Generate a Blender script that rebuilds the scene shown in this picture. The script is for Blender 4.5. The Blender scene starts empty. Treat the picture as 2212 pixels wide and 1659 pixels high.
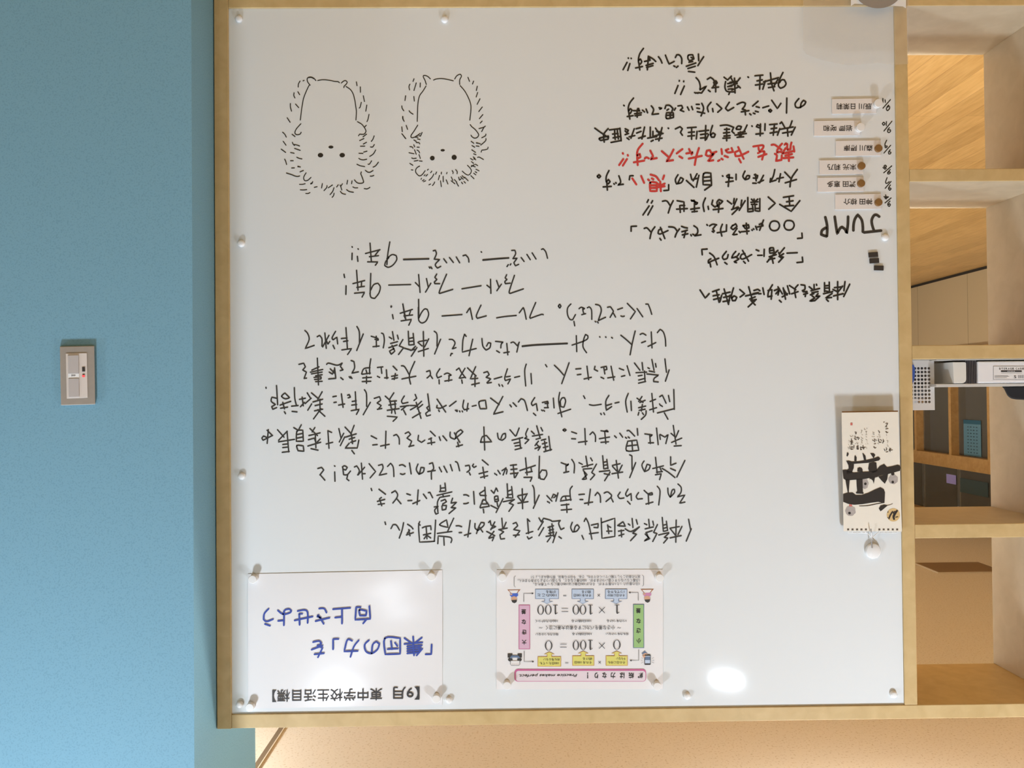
import bpy, bmesh, math, random
from mathutils import Matrix, Vector
random.seed(7)
SC = bpy.context.scene
COL = SC.collection

# ---------------------------------------------------------------- camera
EYE = 1.5                      # eye height; the photograph was taken with the camera turned upside down
F_PX, CX, CY = 1800.0, 1106.0, 829.5
ROT = (-0.01294788, -0.01283854, -0.00911414)
TU, TV, DIST = -0.14023215, 0.08131341, 1.79177544     # camera position relative to the board centre


def rot_rows():
    a, b, c = ROT
    rx = Matrix(((1, 0, 0), (0, math.cos(a), -math.sin(a)), (0, math.sin(a), math.cos(a))))
    ry = Matrix(((math.cos(b), 0, math.sin(b)), (0, 1, 0), (-math.sin(b), 0, math.cos(b))))
    rz = Matrix(((math.cos(c), -math.sin(c), 0), (math.sin(c), math.cos(c), 0), (0, 0, 1)))
    return rz @ rx @ ry


RM = rot_rows()


def uvd2w(v):
    return Vector((-v[0], v[2], v[1]))


cam_data = bpy.data.cameras.new('camera')
cam = bpy.data.objects.new('camera', cam_data)
COL.objects.link(cam)
cam_data.sensor_width = 36.0
cam_data.lens = 36.0 * F_PX / 2212.0
cam_data.clip_start = 0.02
ax, ay, az = uvd2w(RM[0]), -uvd2w(RM[1]), -uvd2w(RM[2])
cam.matrix_world = Matrix(((ax.x, ay.x, az.x, 0), (ax.y, ay.y, az.y, 0), (ax.z, ay.z, az.z, EYE), (0, 0, 0, 1)))
SC.camera = cam

# ---------------------------------------------------------------- world, lamps, exposure
SC.view_settings.view_transform = 'Standard'
SC.view_settings.look = 'None'
SC.view_settings.exposure = -0.81
SC.view_settings.gamma = 1.0
SC.view_settings.use_curve_mapping = False
SC.cycles.use_denoising = True
wd = bpy.data.worlds.new('world')
SC.world = wd
wd.use_nodes = True
wd.node_tree.nodes['Background'].inputs[0].default_value = (1.0, 0.97, 0.92, 1)
wd.node_tree.nodes['Background'].inputs[1].default_value = 5.0

CEIL = 3.2
LAMP_COL = (0.76, 0.87, 1.0)
WARM_COL = (1.0, 0.96, 0.89)
# x, y, watts, size of the round ceiling lamps; the last four are added, unseen, to light the corridor
LAMPS = [(-1.00, 0.90, 44, 0.24), (0.92, 0.90, 54, 0.24), (-1.28, -1.21, 26, 0.16), (0.95, -1.21, 26, 0.20),
         (-3.0, 0.90, 20, 0.24), (2.9, 0.90, 62, 0.24), (-1.1, -3.2, 24, 0.24), (0.9, -3.2, 24, 0.24),
         (-1.1, 2.1, 25, 0.24), (-2.3, 2.1, 160, 0.24), (-2.8, 7.2, 90, 0.24), (-3.2, 10.5, 90, 0.24)]
for i, (x, y, w, sz) in enumerate(LAMPS):
    ld = bpy.data.lights.new('ceiling_lamp_light', 'AREA')
    ld.shape = 'DISK'
    ld.size = sz
    ld.energy = w
    ld.color = LAMP_COL if y < 2 else WARM_COL
    ld.spread = math.radians(165)
    lo = bpy.data.objects.new('ceiling_lamp_light', ld)
    COL.objects.link(lo)
    lo.location = (x, y, CEIL - 0.052)
# unseen bowl lamps added to throw light up onto the corridor ceiling
ADDED_BOWLS = [(2.1, 3.5, 125), (2.6, 5.6, 120), (-3.4, 3.0, 25), (-1.5, 2.6, 85)]
for i, (x, y, w) in enumerate(ADDED_BOWLS):
    ld = bpy.data.lights.new('added_bowl_light', 'AREA')
    ld.shape = 'DISK'
    ld.size = 0.26
    ld.energy = w
    ld.color = (1.0, 0.95, 0.86)
    lo = bpy.data.objects.new('added_bowl_light', ld)
    COL.objects.link(lo)
    lo.location = (x, y, 2.765)
    lo.rotation_euler = (math.pi, 0, 0)

# ---------------------------------------------------------------- geometry helpers


def W(u, v, d=0.0):
    """board-plane metres (right in the picture, down in the picture, away from the viewer) -> world"""
    return Vector((-(u - TU), d + DIST, EYE + v - TV))


def UV(px, py, d=0.0):
    r = RM.transposed() @ Vector(((px - CX) / F_PX, (py - CY) / F_PX, 1.0))
    k = (d + DIST) / r[2]
    return (TU + k * r[0], TV + k * r[1])


def P(px, py, d=0.0):
    u, v = UV(px, py, d)
    return W(u, v, d)


class MB:
    def __init__(self):
        self.v, self.f, self.m = [], [], []

    def add(self, verts, faces, mi=0):
        o = len(self.v)
        self.v += [tuple(p) for p in verts]
        self.f += [tuple(i + o for i in f) for f in faces]
        self.m += [mi] * len(faces)

    def box(self, a, b, mi=0):
        x0, x1 = sorted((a[0], b[0])); y0, y1 = sorted((a[1], b[1])); z0, z1 = sorted((a[2], b[2]))
        self.add([(x0, y0, z0), (x1, y0, z0), (x1, y1, z0), (x0, y1, z0), (x0, y0, z1), (x1, y0, z1), (x1, y1, z1), (x0, y1, z1)],
                 [(0, 3, 2, 1), (4, 5, 6, 7), (0, 1, 5, 4), (1, 2, 6, 5), (2, 3, 7, 6), (3, 0, 4, 7)], mi)

    def poly(self, pts, mi=0):
        self.add(pts, [tuple(range(len(pts)))], mi)

    def prism(self, front, back, mi=0):
        n = len(front)
        self.add(list(front) + list(back), [tuple(range(n)), tuple(range(2 * n - 1, n - 1, -1))] +
                 [(i, i + n, (i + 1) % n + n, (i + 1) % n) for i in range(n)], mi)

    def lathe(self, prof, n=28, mi=0, org=(0, 0, 0), axis='y-'):
        """prof: (radius, height); height runs towards the viewer (-y) or down (-z)"""
        vs, fs = [], []
        for r, h in prof:
            for k in range(n):
                a = 2 * math.pi * k / n
                c, s = r * math.cos(a), r * math.sin(a)
                vs.append((org[0] + c, org[1] - h, org[2] + s) if axis == 'y-' else (org[0] + c, org[1] + s, org[2] - h))
        for i in range(len(prof) - 1):
            for k in range(n):
                k2 = (k + 1) % n
                fs.append((i * n + k, i * n + k2, (i + 1) * n + k2, (i + 1) * n + k))
        fs.append(tuple(range(n - 1, -1, -1)))
        fs.append(tuple(range((len(prof) - 1) * n, len(prof) * n)))
        self.add(vs, fs, mi)

    def tube(self, pts, r, n=8, mi=0):
        pts = [Vector(p) for p in pts]
        vs, fs = [], []
        for i, p in enumerate(pts):
            t = (pts[min(i + 1, len(pts) - 1)] - pts[max(i - 1, 0)]).normalized()
            a = t.orthogonal().normalized() if i == 0 else (a - t * a.dot(t)).normalized()
            b = t.cross(a)
            for k in range(n):
                g = 2 * math.pi * k / n
                vs.append(p + a * r * math.cos(g) + b * r * math.sin(g))
        for i in range(len(pts) - 1):
            for k in range(n):
                fs.append((i * n + k, i * n + (k + 1) % n, (i + 1) * n + (k + 1) % n, (i + 1) * n + k))
        fs.append(tuple(range(n)))
        fs.append(tuple(range((len(pts) - 1) * n, len(pts) * n)))
        self.add(vs, fs, mi)

    def build(self, name, mats, parent=None, bevel=0.0, smooth=False, seg=2):
        me = bpy.data.meshes.new(name)
        me.from_pydata(self.v, [], self.f)
        for m in (mats if isinstance(mats, (list, tuple)) else [mats]):
            me.materials.append(m)
        me.polygons.foreach_set('material_index', self.m)
        bm = bmesh.new(); bm.from_mesh(me)
        bmesh.ops.recalc_face_normals(bm, faces=bm.faces)
        if bevel:
            bmesh.ops.bevel(bm, geom=list(bm.edges), offset=bevel, segments=seg, affect='EDGES', profile=0.5)
        bm.to_mesh(me); bm.free()
        if smooth:
            me.polygons.foreach_set('use_smooth', [True] * len(me.polygons))
            try:
                me.set_sharp_from_angle(angle=math.radians(40))
            except Exception:
                pass
        o = bpy.data.objects.new(name, me)
        COL.objects.link(o)
        if parent is not None:
            o.parent = parent
            o.matrix_parent_inverse = Matrix.Translation(parent.location).inverted()
        return o


def tag(o, label=None, cat=None, group=None, kind=None):
    if label: o['label'] = label
    if cat: o['category'] = cat
    if group: o['group'] = group
    if kind: o['kind'] = kind
    return o


def empty(name, loc, label=None, cat=None, group=None, kind=None):
    o = bpy.data.objects.new(name, None)
    o.empty_display_size = 0.05
    COL.objects.link(o)
    o.location = loc
    return tag(o, label, cat, group, kind)


# ---------------------------------------------------------------- materials


def lin(c):
    return tuple(((x / 255) / 12.92 if x / 255 <= 0.04045 else ((x / 255 + 0.055) / 1.055) ** 2.4) for x in c) + (1.0,)


def mat(name, col, rough=0.5, metal=0.0, noise=0.0, nscale=60, bump=0.0, coat=0.0, alpha=1.0, spec=0.5, emit=None, es=0.0, trans=0.0):
    m = bpy.data.materials.new(name)
    m.use_nodes = True
    nt = m.node_tree
    b = nt.nodes['Principled BSDF']
    b.inputs['Base Color'].default_value = col
    b.inputs['Roughness'].default_value = rough
    b.inputs['Metallic'].default_value = metal
    b.inputs['Specular IOR Level'].default_value = spec
    b.inputs['Coat Weight'].default_value = coat
    b.inputs['Coat Roughness'].default_value = 0.12
    b.inputs['Alpha'].default_value = alpha
    b.inputs['Transmission Weight'].default_value = trans
    if emit:
        b.inputs['Emission Color'].default_value = emit
        b.inputs['Emission Strength'].default_value = es
    if noise or bump:
        tc = nt.nodes.new('ShaderNodeTexCoord')
        n = nt.nodes.new('ShaderNodeTexNoise')
        n.inputs['Scale'].default_value = nscale
        n.inputs['Detail'].default_value = 4
        nt.links.new(tc.outputs['Object'], n.inputs['Vector'])
        if noise:
            mx = nt.nodes.new('ShaderNodeMix'); mx.data_type = 'RGBA'
            mx.inputs[6].default_value = tuple(c * (1 - noise) for c in col[:3]) + (1,)
            mx.inputs[7].default_value = tuple(min(1, c * (1 + noise)) for c in col[:3]) + (1,)
            nt.links.new(n.outputs['Fac'], mx.inputs[0])
            nt.links.new(mx.outputs[2], b.inputs['Base Color'])
        if bump:
            bp = nt.nodes.new('ShaderNodeBump')
            bp.inputs['Strength'].default_value = bump
            bp.inputs['Distance'].default_value = 0.002
            nt.links.new(n.outputs['Fac'], bp.inputs['Height'])
            nt.links.new(bp.outputs['Normal'], b.inputs['Normal'])
    return m


def wood(name, c0, c1, stretch, rough=0.45, planks=None):
    m = bpy.data.materials.new(name)
    m.use_nodes = True
    nt = m.node_tree; L = nt.links
    b = nt.nodes['Principled BSDF']
    b.inputs['Roughness'].default_value = rough
    tc = nt.nodes.new('ShaderNodeTexCoord')
    mp = nt.nodes.new('ShaderNodeMapping'); mp.inputs['Scale'].default_value = stretch
    L.new(tc.outputs['Object'], mp.inputs['Vector'])
    n1 = nt.nodes.new('ShaderNodeTexNoise'); n1.inputs['Scale'].default_value = 5; n1.inputs['Detail'].default_value = 6; n1.inputs['Distortion'].default_value = 0.6
    L.new(mp.outputs['Vector'], n1.inputs['Vector'])
    cr = nt.nodes.new('ShaderNodeValToRGB')
    cr.color_ramp.elements[0].position = 0.3; cr.color_ramp.elements[0].color = c0
    cr.color_ramp.elements[1].position = 0.72; cr.color_ramp.elements[1].color = c1
    L.new(n1.outputs['Fac'], cr.inputs['Fac'])
    out = cr.outputs['Color']
    if planks:
        sep = nt.nodes.new('ShaderNodeMapping'); sep.inputs['Rotation'].default_value = (0, 0, math.radians(90))
        L.new(tc.outputs['Object'], sep.inputs['Vector'])
        br = nt.nodes.new('ShaderNodeTexBrick')
        br.inputs['Scale'].default_value = 1.0
        br.inputs['Brick Width'].default_value = planks[1]; br.inputs['Row Height'].default_value = planks[0]
        br.inputs['Mortar Size'].default_value = 0.0012
        br.inputs['Color1'].default_value = (1, 1, 1, 1); br.inputs['Color2'].default_value = (0.80, 0.78, 0.74, 1)
        br.inputs['Mortar'].default_value = (0.45, 0.36, 0.26, 1)
        L.new(sep.outputs['Vector'], br.inputs['Vector'])
        mx = nt.nodes.new('ShaderNodeMix'); mx.data_type = 'RGBA'; mx.blend_type = 'MULTIPLY'; mx.inputs[0].default_value = 1.0
        L.new(out, mx.inputs[6]); L.new(br.outputs['Color'], mx.inputs[7])
        out = mx.outputs[2]
    L.new(out, b.inputs['Base Color'])
    return m


def speckle(name, base, dark, scale=260, thr=0.36, rough=0.9):
    m = bpy.data.materials.new(name)
    m.use_nodes = True
    nt = m.node_tree; L = nt.links
    b = nt.nodes['Principled BSDF']; b.inputs['Roughness'].default_value = rough
    b.inputs['Specular IOR Level'].default_value = 0.2
    tc = nt.nodes.new('ShaderNodeTexCoord')
    n = nt.nodes.new('ShaderNodeTexNoise'); n.inputs['Scale'].default_value = scale; n.inputs['Detail'].default_value = 2
    L.new(tc.outputs['Object'], n.inputs['Vector'])
    cr = nt.nodes.new('ShaderNodeValToRGB')
    cr.color_ramp.elements[0].position = thr - 0.04; cr.color_ramp.elements[0].color = dark
    cr.color_ramp.elements[1].position = thr + 0.05; cr.color_ramp.elements[1].color = base
    L.new(n.outputs['Fac'], cr.inputs['Fac'])
    L.new(cr.outputs['Color'], b.inputs['Base Color'])
    return m


def glass_mat(name, tint, refl=0.12):
    m = bpy.data.materials.new(name)
    m.use_nodes = True
    nt = m.node_tree; L = nt.links
    nt.nodes.remove(nt.nodes['Principled BSDF'])
    out = nt.nodes['Material Output']
    tr = nt.nodes.new('ShaderNodeBsdfTransparent'); tr.inputs[0].default_value = tint
    gl = nt.nodes.new('ShaderNodeBsdfGlossy'); gl.inputs['Roughness'].default_value = 0.02
    fr = nt.nodes.new('ShaderNodeFresnel'); fr.inputs[0].default_value = 1.45
    mx = nt.nodes.new('ShaderNodeMixShader')
    L.new(fr.outputs[0], mx.inputs[0]); L.new(tr.outputs[0], mx.inputs[1]); L.new(gl.outputs[0], mx.inputs[2])
    df = nt.nodes.new('ShaderNodeBsdfDiffuse'); df.inputs[0].default_value = (0.5, 0.47, 0.41, 1)     # pale haze mixed in to imitate reflections on the pane
    m2 = nt.nodes.new('ShaderNodeMixShader'); m2.inputs[0].default_value = 0.10
    L.new(mx.outputs[0], m2.inputs[1]); L.new(df.outputs[0], m2.inputs[2])
    L.new(m2.outputs[0], out.inputs[0])
    return m


def milky(name, col, amount):
    m = bpy.data.materials.new(name)
    m.use_nodes = True
    nt = m.node_tree; L = nt.links
    b = nt.nodes['Principled BSDF']; b.inputs['Base Color'].default_value = col; b.inputs['Roughness'].default_value = 0.35
    out = nt.nodes['Material Output']
    tr = nt.nodes.new('ShaderNodeBsdfTransparent')
    mx = nt.nodes.new('ShaderNodeMixShader'); mx.inputs[0].default_value = amount
    L.new(tr.outputs[0], mx.inputs[1]); L.new(b.outputs[0], mx.inputs[2])
    L.new(mx.outputs[0], out.inputs[0])
    return m


M = dict(
    board=mat('whiteboard_surface', (0.77, 0.80, 0.805, 1), 0.06, spec=0.5),
    wood=wood('light_wood', (0.56, 0.395, 0.178, 1), (0.65, 0.475, 0.23, 1), (6, 6, 6), 0.4),
    floor=wood('floor_boards', (0.50, 0.29, 0.09, 1), (0.66, 0.42, 0.16, 1), (9, 0.9, 1), 0.35, planks=(0.15, 1.8)),
    ceil=speckle('ceiling_board', (0.83, 0.785, 0.71, 1), (0.66, 0.595, 0.49, 1), 85, 0.37),
    blue=speckle('blue_wall_paint', (0.19, 0.375, 0.485, 1), (0.165, 0.335, 0.435, 1), 320, 0.42, 0.6),
    cream=mat('cream_wall', (0.74, 0.71, 0.65, 1), 0.8, noise=0.03, nscale=3),
    white=mat('white_plastic', (0.83, 0.82, 0.80, 1), 0.35),
    capw=mat('white_cap', (0.83, 0.83, 0.82, 1), 0.25),
    ink=mat('black_marker', (0.018, 0.016, 0.012, 1), 0.5),
    inkl=mat('thin_black_marker', (0.035, 0.034, 0.03, 1), 0.5),
    jump=mat('streaky_black_marker', (0.04, 0.035, 0.028, 1), 0.5, noise=0.7, nscale=220),
    red=mat('red_marker', (0.62, 0.05, 0.045, 1), 0.5),
    bluei=mat('blue_marker', (0.03, 0.065, 0.36, 1), 0.5),
    paper=mat('laminated_paper', (0.83, 0.82, 0.82, 1), 0.3, coat=0.6),
    lam=milky('laminate_film', (0.85, 0.87, 0.87, 1), 0.25),
    print=mat('black_print', (0.03, 0.027, 0.027, 1), 0.5),
    grey=mat('grey_print', (0.25, 0.25, 0.25, 1), 0.5),
    tagw=mat('name_tag_white', (0.81, 0.765, 0.735, 1), 0.5),
    brown=mat('brown_magnet', (0.24, 0.12, 0.035, 1), 0.45, noise=0.15, nscale=300),
    black=mat('black_magnet', (0.035, 0.028, 0.024, 1), 0.6),
    steel=mat('steel_wire', (0.55, 0.55, 0.56, 1), 0.3, metal=1.0),
)
# Pen strokes of the writing: (window x, window y, magnification, pen width in mm, text); strokes split by ';'
INK_RIGHT = [
(1260,90,4.424,4.2,"""
418,198 380,268;445,210 425,275;430,156 431,160;457,159 458,162;575,65 542,112 528,160 530,205 545,215 558,192 545,165 530,180;530,200 540,270;500,252 565,238;
600,228 668,208;605,247 665,230;612,270 618,195 622,140 665,165 692,190;585,190 640,178 622,140;718,145 738,172 752,205;785,130 802,175 820,215 868,190;
880,152 893,126 920,130 940,162 940,210;865,232 876,239;890,247 905,235;1150,145 1120,190 1095,230;1100,120 1103,182;985,236 1075,205;1000,257 1070,235;1005,285 1065,292;1010,197 1045,190;1005,130 1045,125 1058,165 1015,185 1000,160 1005,130;1030,150 1045,158;
905,420 875,495;965,425 930,505;918,372 917,378;960,377 959,383;1078,345 1106,380 1118,430 1112,462 1178,424 1130,492 1100,488;1064,487 1076,493;1085,489 1095,494;
1185,360 1215,342 1245,365 1255,400 1240,432;1265,375 1280,395 1255,415 1245,390 1265,375;1265,375 1265,480;1230,442 1292,435;1195,465 1212,478;
1445,350 1450,490;1410,345 1450,420;1498,348 1450,410;1395,425 1470,400;1420,462 1490,430;1400,390 1465,380;1345,340 1378,366;1415,330 1380,366;1360,382 1353,430 1366,470 1395,480;1380,402 1420,395;1380,430 1420,425;1385,455 1425,450;1390,505 1402,480 1440,480;1500,442 1475,420;
1573,338 1579,342;1640,327 1716,320;1660,376 1710,366;1645,416 1715,405;1690,325 1685,455;1740,376 1715,455;1788,300 1800,400 1822,470;1722,386 1865,345;1765,406 1850,395;1770,440 1830,430;1860,360 1825,420;1790,365 1795,405;
1908,295 1875,365 1865,420 1885,446 1920,430 1937,400 1920,365 1895,366 1875,392;
386,608 391,613;480,540 445,585 430,632 435,682 450,686 466,655 450,640 435,660;435,682 445,740;420,716 476,708;490,690 556,680;495,709 552,700;515,722 515,655 530,640;480,660 542,662 520,640;600,645 614,680;565,655 585,672;718,690 655,697 672,650 650,615;725,632 750,638 732,646;
795,735 795,680 860,680 862,725 795,735;830,680 830,725;800,705 860,702;780,640 790,610 825,610 857,640 847,665;800,655 815,645;870,655 882,635;905,615 940,610 950,635 925,655 960,668;995,625 1010,655;1035,620 1046,650;
1132,590 1150,640 1125,710;1090,670 1160,685;1080,600 1108,600;1085,635 1110,640;1220,580 1187,625 1195,670;1235,640 1240,670;1275,595 1325,640 1285,675;1395,580 1358,638 1382,662 1437,630;
1470,600 1520,580 1550,590 1540,620 1517,645 1550,655;1510,672 1582,660;1545,655 1550,700;1670,570 1618,616;1652,622 1682,630;1590,690 1602,700;1625,684 1640,690;1645,665 1672,672;1715,632 1772,615;1800,560 1855,640 1888,590;1945,540 1942,682;
2060,545 2025,590 2030,625 2060,632 2110,605 2127,575 2105,560 2082,590 2076,630;1773,660 1787,647 1801,660 1787,674 1773,660
"""),
(1260,250,4.424,4.2,"""
1995,50 1972,110 1950,120;2025,110 1988,185;1905,167 2005,150;1955,195 1950,118;1885,130 2005,108;1930,122 1908,82 1895,60 1880,75;1780,86 1852,80;1795,126 1848,118;1785,167 1852,155;1827,80 1815,187;1878,125 1855,187;
1737,78 1735,140;1693,80 1690,192;1650,177 1718,170;1695,100 1665,85 1653,105 1690,118;1611,98 1614,102;1565,90 1535,150 1495,205;1450,186 1558,170;1470,207 1532,202;1480,165 1545,152;1490,205 1500,155;1460,122 1480,100 1512,105 1500,132 1463,130;
1310,95 1375,90 1437,112;1437,112 1420,150 1442,170;1340,166 1397,160;1345,195 1402,190;1335,216 1402,212;1370,240 1370,120;1350,132 1397,130;1235,95 1215,165 1225,206 1250,206 1262,180 1240,165 1216,185;
1170,95 1165,235;1105,150 1197,140;1120,182 1187,172;1120,215 1182,210;1197,180 1175,227;995,116 1078,110;1005,160 1062,155;1000,196 1062,190;1035,115 1035,225;1087,150 1080,222;880,127 925,105 947,125 928,160 947,187;811,119 815,122;
615,215 702,200;640,110 640,205;665,150 665,205;752,115 722,240;680,195 762,170;690,226 752,215;648,246 668,235;702,150 747,160;690,120 737,190;585,110 560,222;528,216 592,195;505,126 547,115;510,166 552,150;
487,125 455,215;438,202 492,190;418,213 437,227;400,125 432,140 415,162 400,145;432,170 400,182;250,136 342,125;265,256 362,237;350,120 362,240;280,176 332,170;285,212 347,200;300,140 300,166;325,130 327,166;300,180 305,227;330,175 335,222;
110,120 180,170 235,207;237,125 195,180 200,252;155,216 165,237 237,225 242,195 155,216;
2045,515 1988,600 1975,680;1925,540 1988,605;1930,642 2037,610;1850,602 1912,590;1885,555 1870,632;1830,515 1815,580 1788,632 1842,616;1790,600 1785,635;1722,570 1685,642;1670,640 1722,617;1620,645 1652,646;1635,565 1667,572 1660,600 1625,596;1645,560 1652,622;
1545,530 1525,580 1547,612 1582,600 1590,575 1565,575 1550,602;1460,560 1460,612;1385,676 1396,560 1370,575 1380,590 1427,596;1363,636 1432,625;1330,576 1334,579;1150,555 1145,660 1226,662 1218,550 1150,555;1150,590 1216,585;1150,626 1216,620;1225,665 1160,711;
985,620 1057,686;1105,570 1080,682;1025,560 1037,612 1087,600;1087,555 1050,622;905,565 880,610 890,652 936,640 957,605 930,590 905,642;770,716 816,712 816,660;440,612 445,575 476,574;340,575 357,635 330,662 382,656;310,640 314,645;292,650 297,655;
245,525 220,580 220,632 240,652 256,630 240,610 222,632;225,640 230,711;190,681 267,676;134,580 150,564 166,580 150,596 134,580
"""),
(1300,410,4.424,4.2,"""
1892,105 1810,207 1700,140;1735,73 1832,58;1790,65 1795,152;1765,116 1827,106;1750,157 1832,151;1590,70 1657,130 1595,186;1395,75 1395,212 1447,206 1440,155;1510,85 1510,207 1465,200 1465,150;1400,185 1440,180;1465,180 1507,178;1425,120 1492,115;1430,140 1482,140;1455,90 1460,142;1430,90 1455,115;1490,90 1460,117;
1370,105 1313,197;1337,100 1330,152;1290,88 1250,182 1312,170 1245,236;1200,106 1240,136;1265,85 1258,130;1240,190 1302,165;1060,100 1050,140 1080,166 1130,136 1156,110 1120,95 1100,120 1110,162;1065,191 1157,180;1115,216 1122,120;
990,80 968,140 978,207;1015,160 1020,187;850,187 932,175;862,211 912,206;885,211 885,130;855,100 917,126 900,142 882,100 860,108;715,186 817,180;750,216 745,150 792,150;785,206 785,117 720,105;580,110 620,107 652,150;682,105 655,160 635,222;
445,95 433,120;485,105 473,127;452,155 393,241;487,155 440,241;
1870,466 1916,462 1912,415;1545,290 1508,387;1488,356 1542,345 1530,320 1505,332;1470,350 1482,382;1434,384 1438,388;1449,374 1453,378;1380,320 1388,422;1350,345 1402,335 1407,365 1370,372 1350,342;1330,402 1407,395;1312,398 1322,410;
1250,340 1233,365 1255,382 1292,350 1280,325 1253,342;1292,370 1250,432 1292,426;1192,335 1190,397;1152,330 1135,382 1147,442;1103,411 1177,400;1030,346 1060,330 1097,336;1085,345 1060,375 1075,395;1055,398 1068,406;1004,334 1010,340;
880,345 912,370 915,412 885,441 947,431;850,430 856,440;870,425 882,433;765,402 817,387;770,432 822,421;785,458 802,390;762,350 787,360 817,366;640,355 692,362 722,400;742,375 715,412 700,452;632,390 560,422 538,416 545,385 572,376;560,360 602,466;555,465 566,481;
405,370 432,365 467,402;507,355 475,402 460,466;280,396 280,350 331,348;
1865,696 1921,691 1916,645;1770,606 1867,602;1745,555 1698,612;1737,612 1690,640 1737,642 1690,692;1700,640 1722,657;1690,600 1702,632;1605,560 1605,607 1647,602 1640,555 1605,560;1605,581 1642,578;1600,641 1667,620;1595,667 1652,656;1580,691 1640,620 1682,580;1625,640 1637,702;
1552,570 1550,636;1475,575 1500,585;1490,627 1532,626;1432,620 1350,662 1323,651 1335,620 1367,610;1345,580 1402,682;1355,685 1371,702;1280,590 1255,620 1240,652 1287,640 1312,610;1275,640 1312,662 1263,690 1287,697;1190,590 1153,640 1165,667 1197,656 1207,620;1175,695 1196,711;
1030,605 1072,640 1102,717;1117,655 1050,682 1018,701 1020,675 1042,660;1035,705 1041,737;960,621 955,570 1006,567;
1742,340 1758,302 1790,294 1825,305 1838,340 1822,374 1790,386 1757,375 1742,340;1603,347 1618,310 1650,299 1684,311 1698,345 1682,380 1650,392 1617,381 1603,347
"""),
(1450,560,4.424,4.2,"""
1705,240 1648,357;1660,215 1650,302;1590,215 1590,386;1550,352 1642,330;1545,290 1590,312;1637,258 1595,312;1560,272 1622,265;1465,310 1465,225;1510,220 1512,312 1465,302;1465,255 1510,251;1465,277 1510,275;1455,331 1542,310;1537,328 1475,371 1532,366;1483,384 1501,402;
1388,240 1390,250;1365,243 1365,287;1318,264 1347,287;1335,302 1417,280;1345,321 1402,310;1402,330 1380,357 1422,350 1372,396;1345,350 1372,370 1323,402 1372,396;1330,341 1362,330;1240,245 1277,250 1277,286 1253,302;1260,311 1297,310;1265,336 1302,326;1280,357 1287,320;
1212,245 1180,290 1190,366;1130,252 1190,292;1150,331 1212,310;1110,255 1132,332;1060,361 1112,330;1075,290 1107,342;1070,275 1092,382;1033,393 1051,410;1020,265 1062,332;967,245 930,310 923,361 962,351;925,300 962,290 955,382;1000,331 1032,290 1020,342;985,300 1032,280;
875,275 887,337;830,290 847,302;835,331 857,330;740,265 762,346;790,300 822,290;780,331 832,320;710,352 832,325;750,381 802,360;760,396 812,385;735,456 802,395;770,405 802,437;765,350 777,412;655,290 702,330 658,362;
595,275 575,350 585,397 612,396 627,365 600,350 580,371;505,285 547,432;490,331 562,315;500,366 567,350;495,406 557,395;562,345 547,427;395,311 457,290;400,351 457,340;405,386 462,371;430,300 457,412;482,345 465,407;275,295 325,372 362,330
"""),
]
INK_RED = [
(1260,250,4.424,4.6,"""
1480,300 1532,412;1577,345 1500,382 1455,387 1448,350 1482,335;1488,414 1506,447;1417,310 1432,346 1382,352 1360,330 1387,320;1320,320 1326,367;1288,433 1302,425;1320,411 1332,419;1350,385 1382,397;
1272,345 1225,361 1210,330 1180,335 1170,376 1202,387 1252,360 1190,436 1242,426;1105,310 1080,390 1065,471;1008,411 1132,385;1010,320 1032,362;985,362 1047,350 1035,371;947,320 893,361;918,389 946,406;750,340 822,402;862,325 825,395 793,436 857,426;
640,335 667,387 643,417 702,406;588,409 601,400;610,400 626,409;567,268 525,320 513,370 520,411 547,396 540,365 520,377;515,400 520,472;483,446 582,430;377,358 380,364;424,376 427,382;382,415 343,472;417,415 378,477;
640,640 640,721 702,721 702,640 640,640;640,666 702,665;640,692 702,690;735,630 741,722;703,686 777,675;735,670 708,650;735,670 777,650;643,564 692,580 722,617;655,600 669,609;619,611 629,619;772,573 760,607;553,577 581,642;468,599 507,657
"""),
(1600,300,9.071,4.6,"""
248,150 330,138 420,125 448,140 440,175 405,220;350,175 360,225 405,245 340,280;405,245 460,245 465,270 440,330 420,405;345,355 430,325 505,300;605,120 660,115 730,160 800,215;810,95 770,140 720,215 710,270 780,255 820,280;670,295 710,330 690,435 800,415 805,325;880,185 820,275 840,285 1050,235;1035,150 1050,250;860,115 885,90 915,105 910,180 915,215 975,205 980,130 995,75;875,330 1005,300;840,380 1030,365;940,300 945,435
"""),
]
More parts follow.
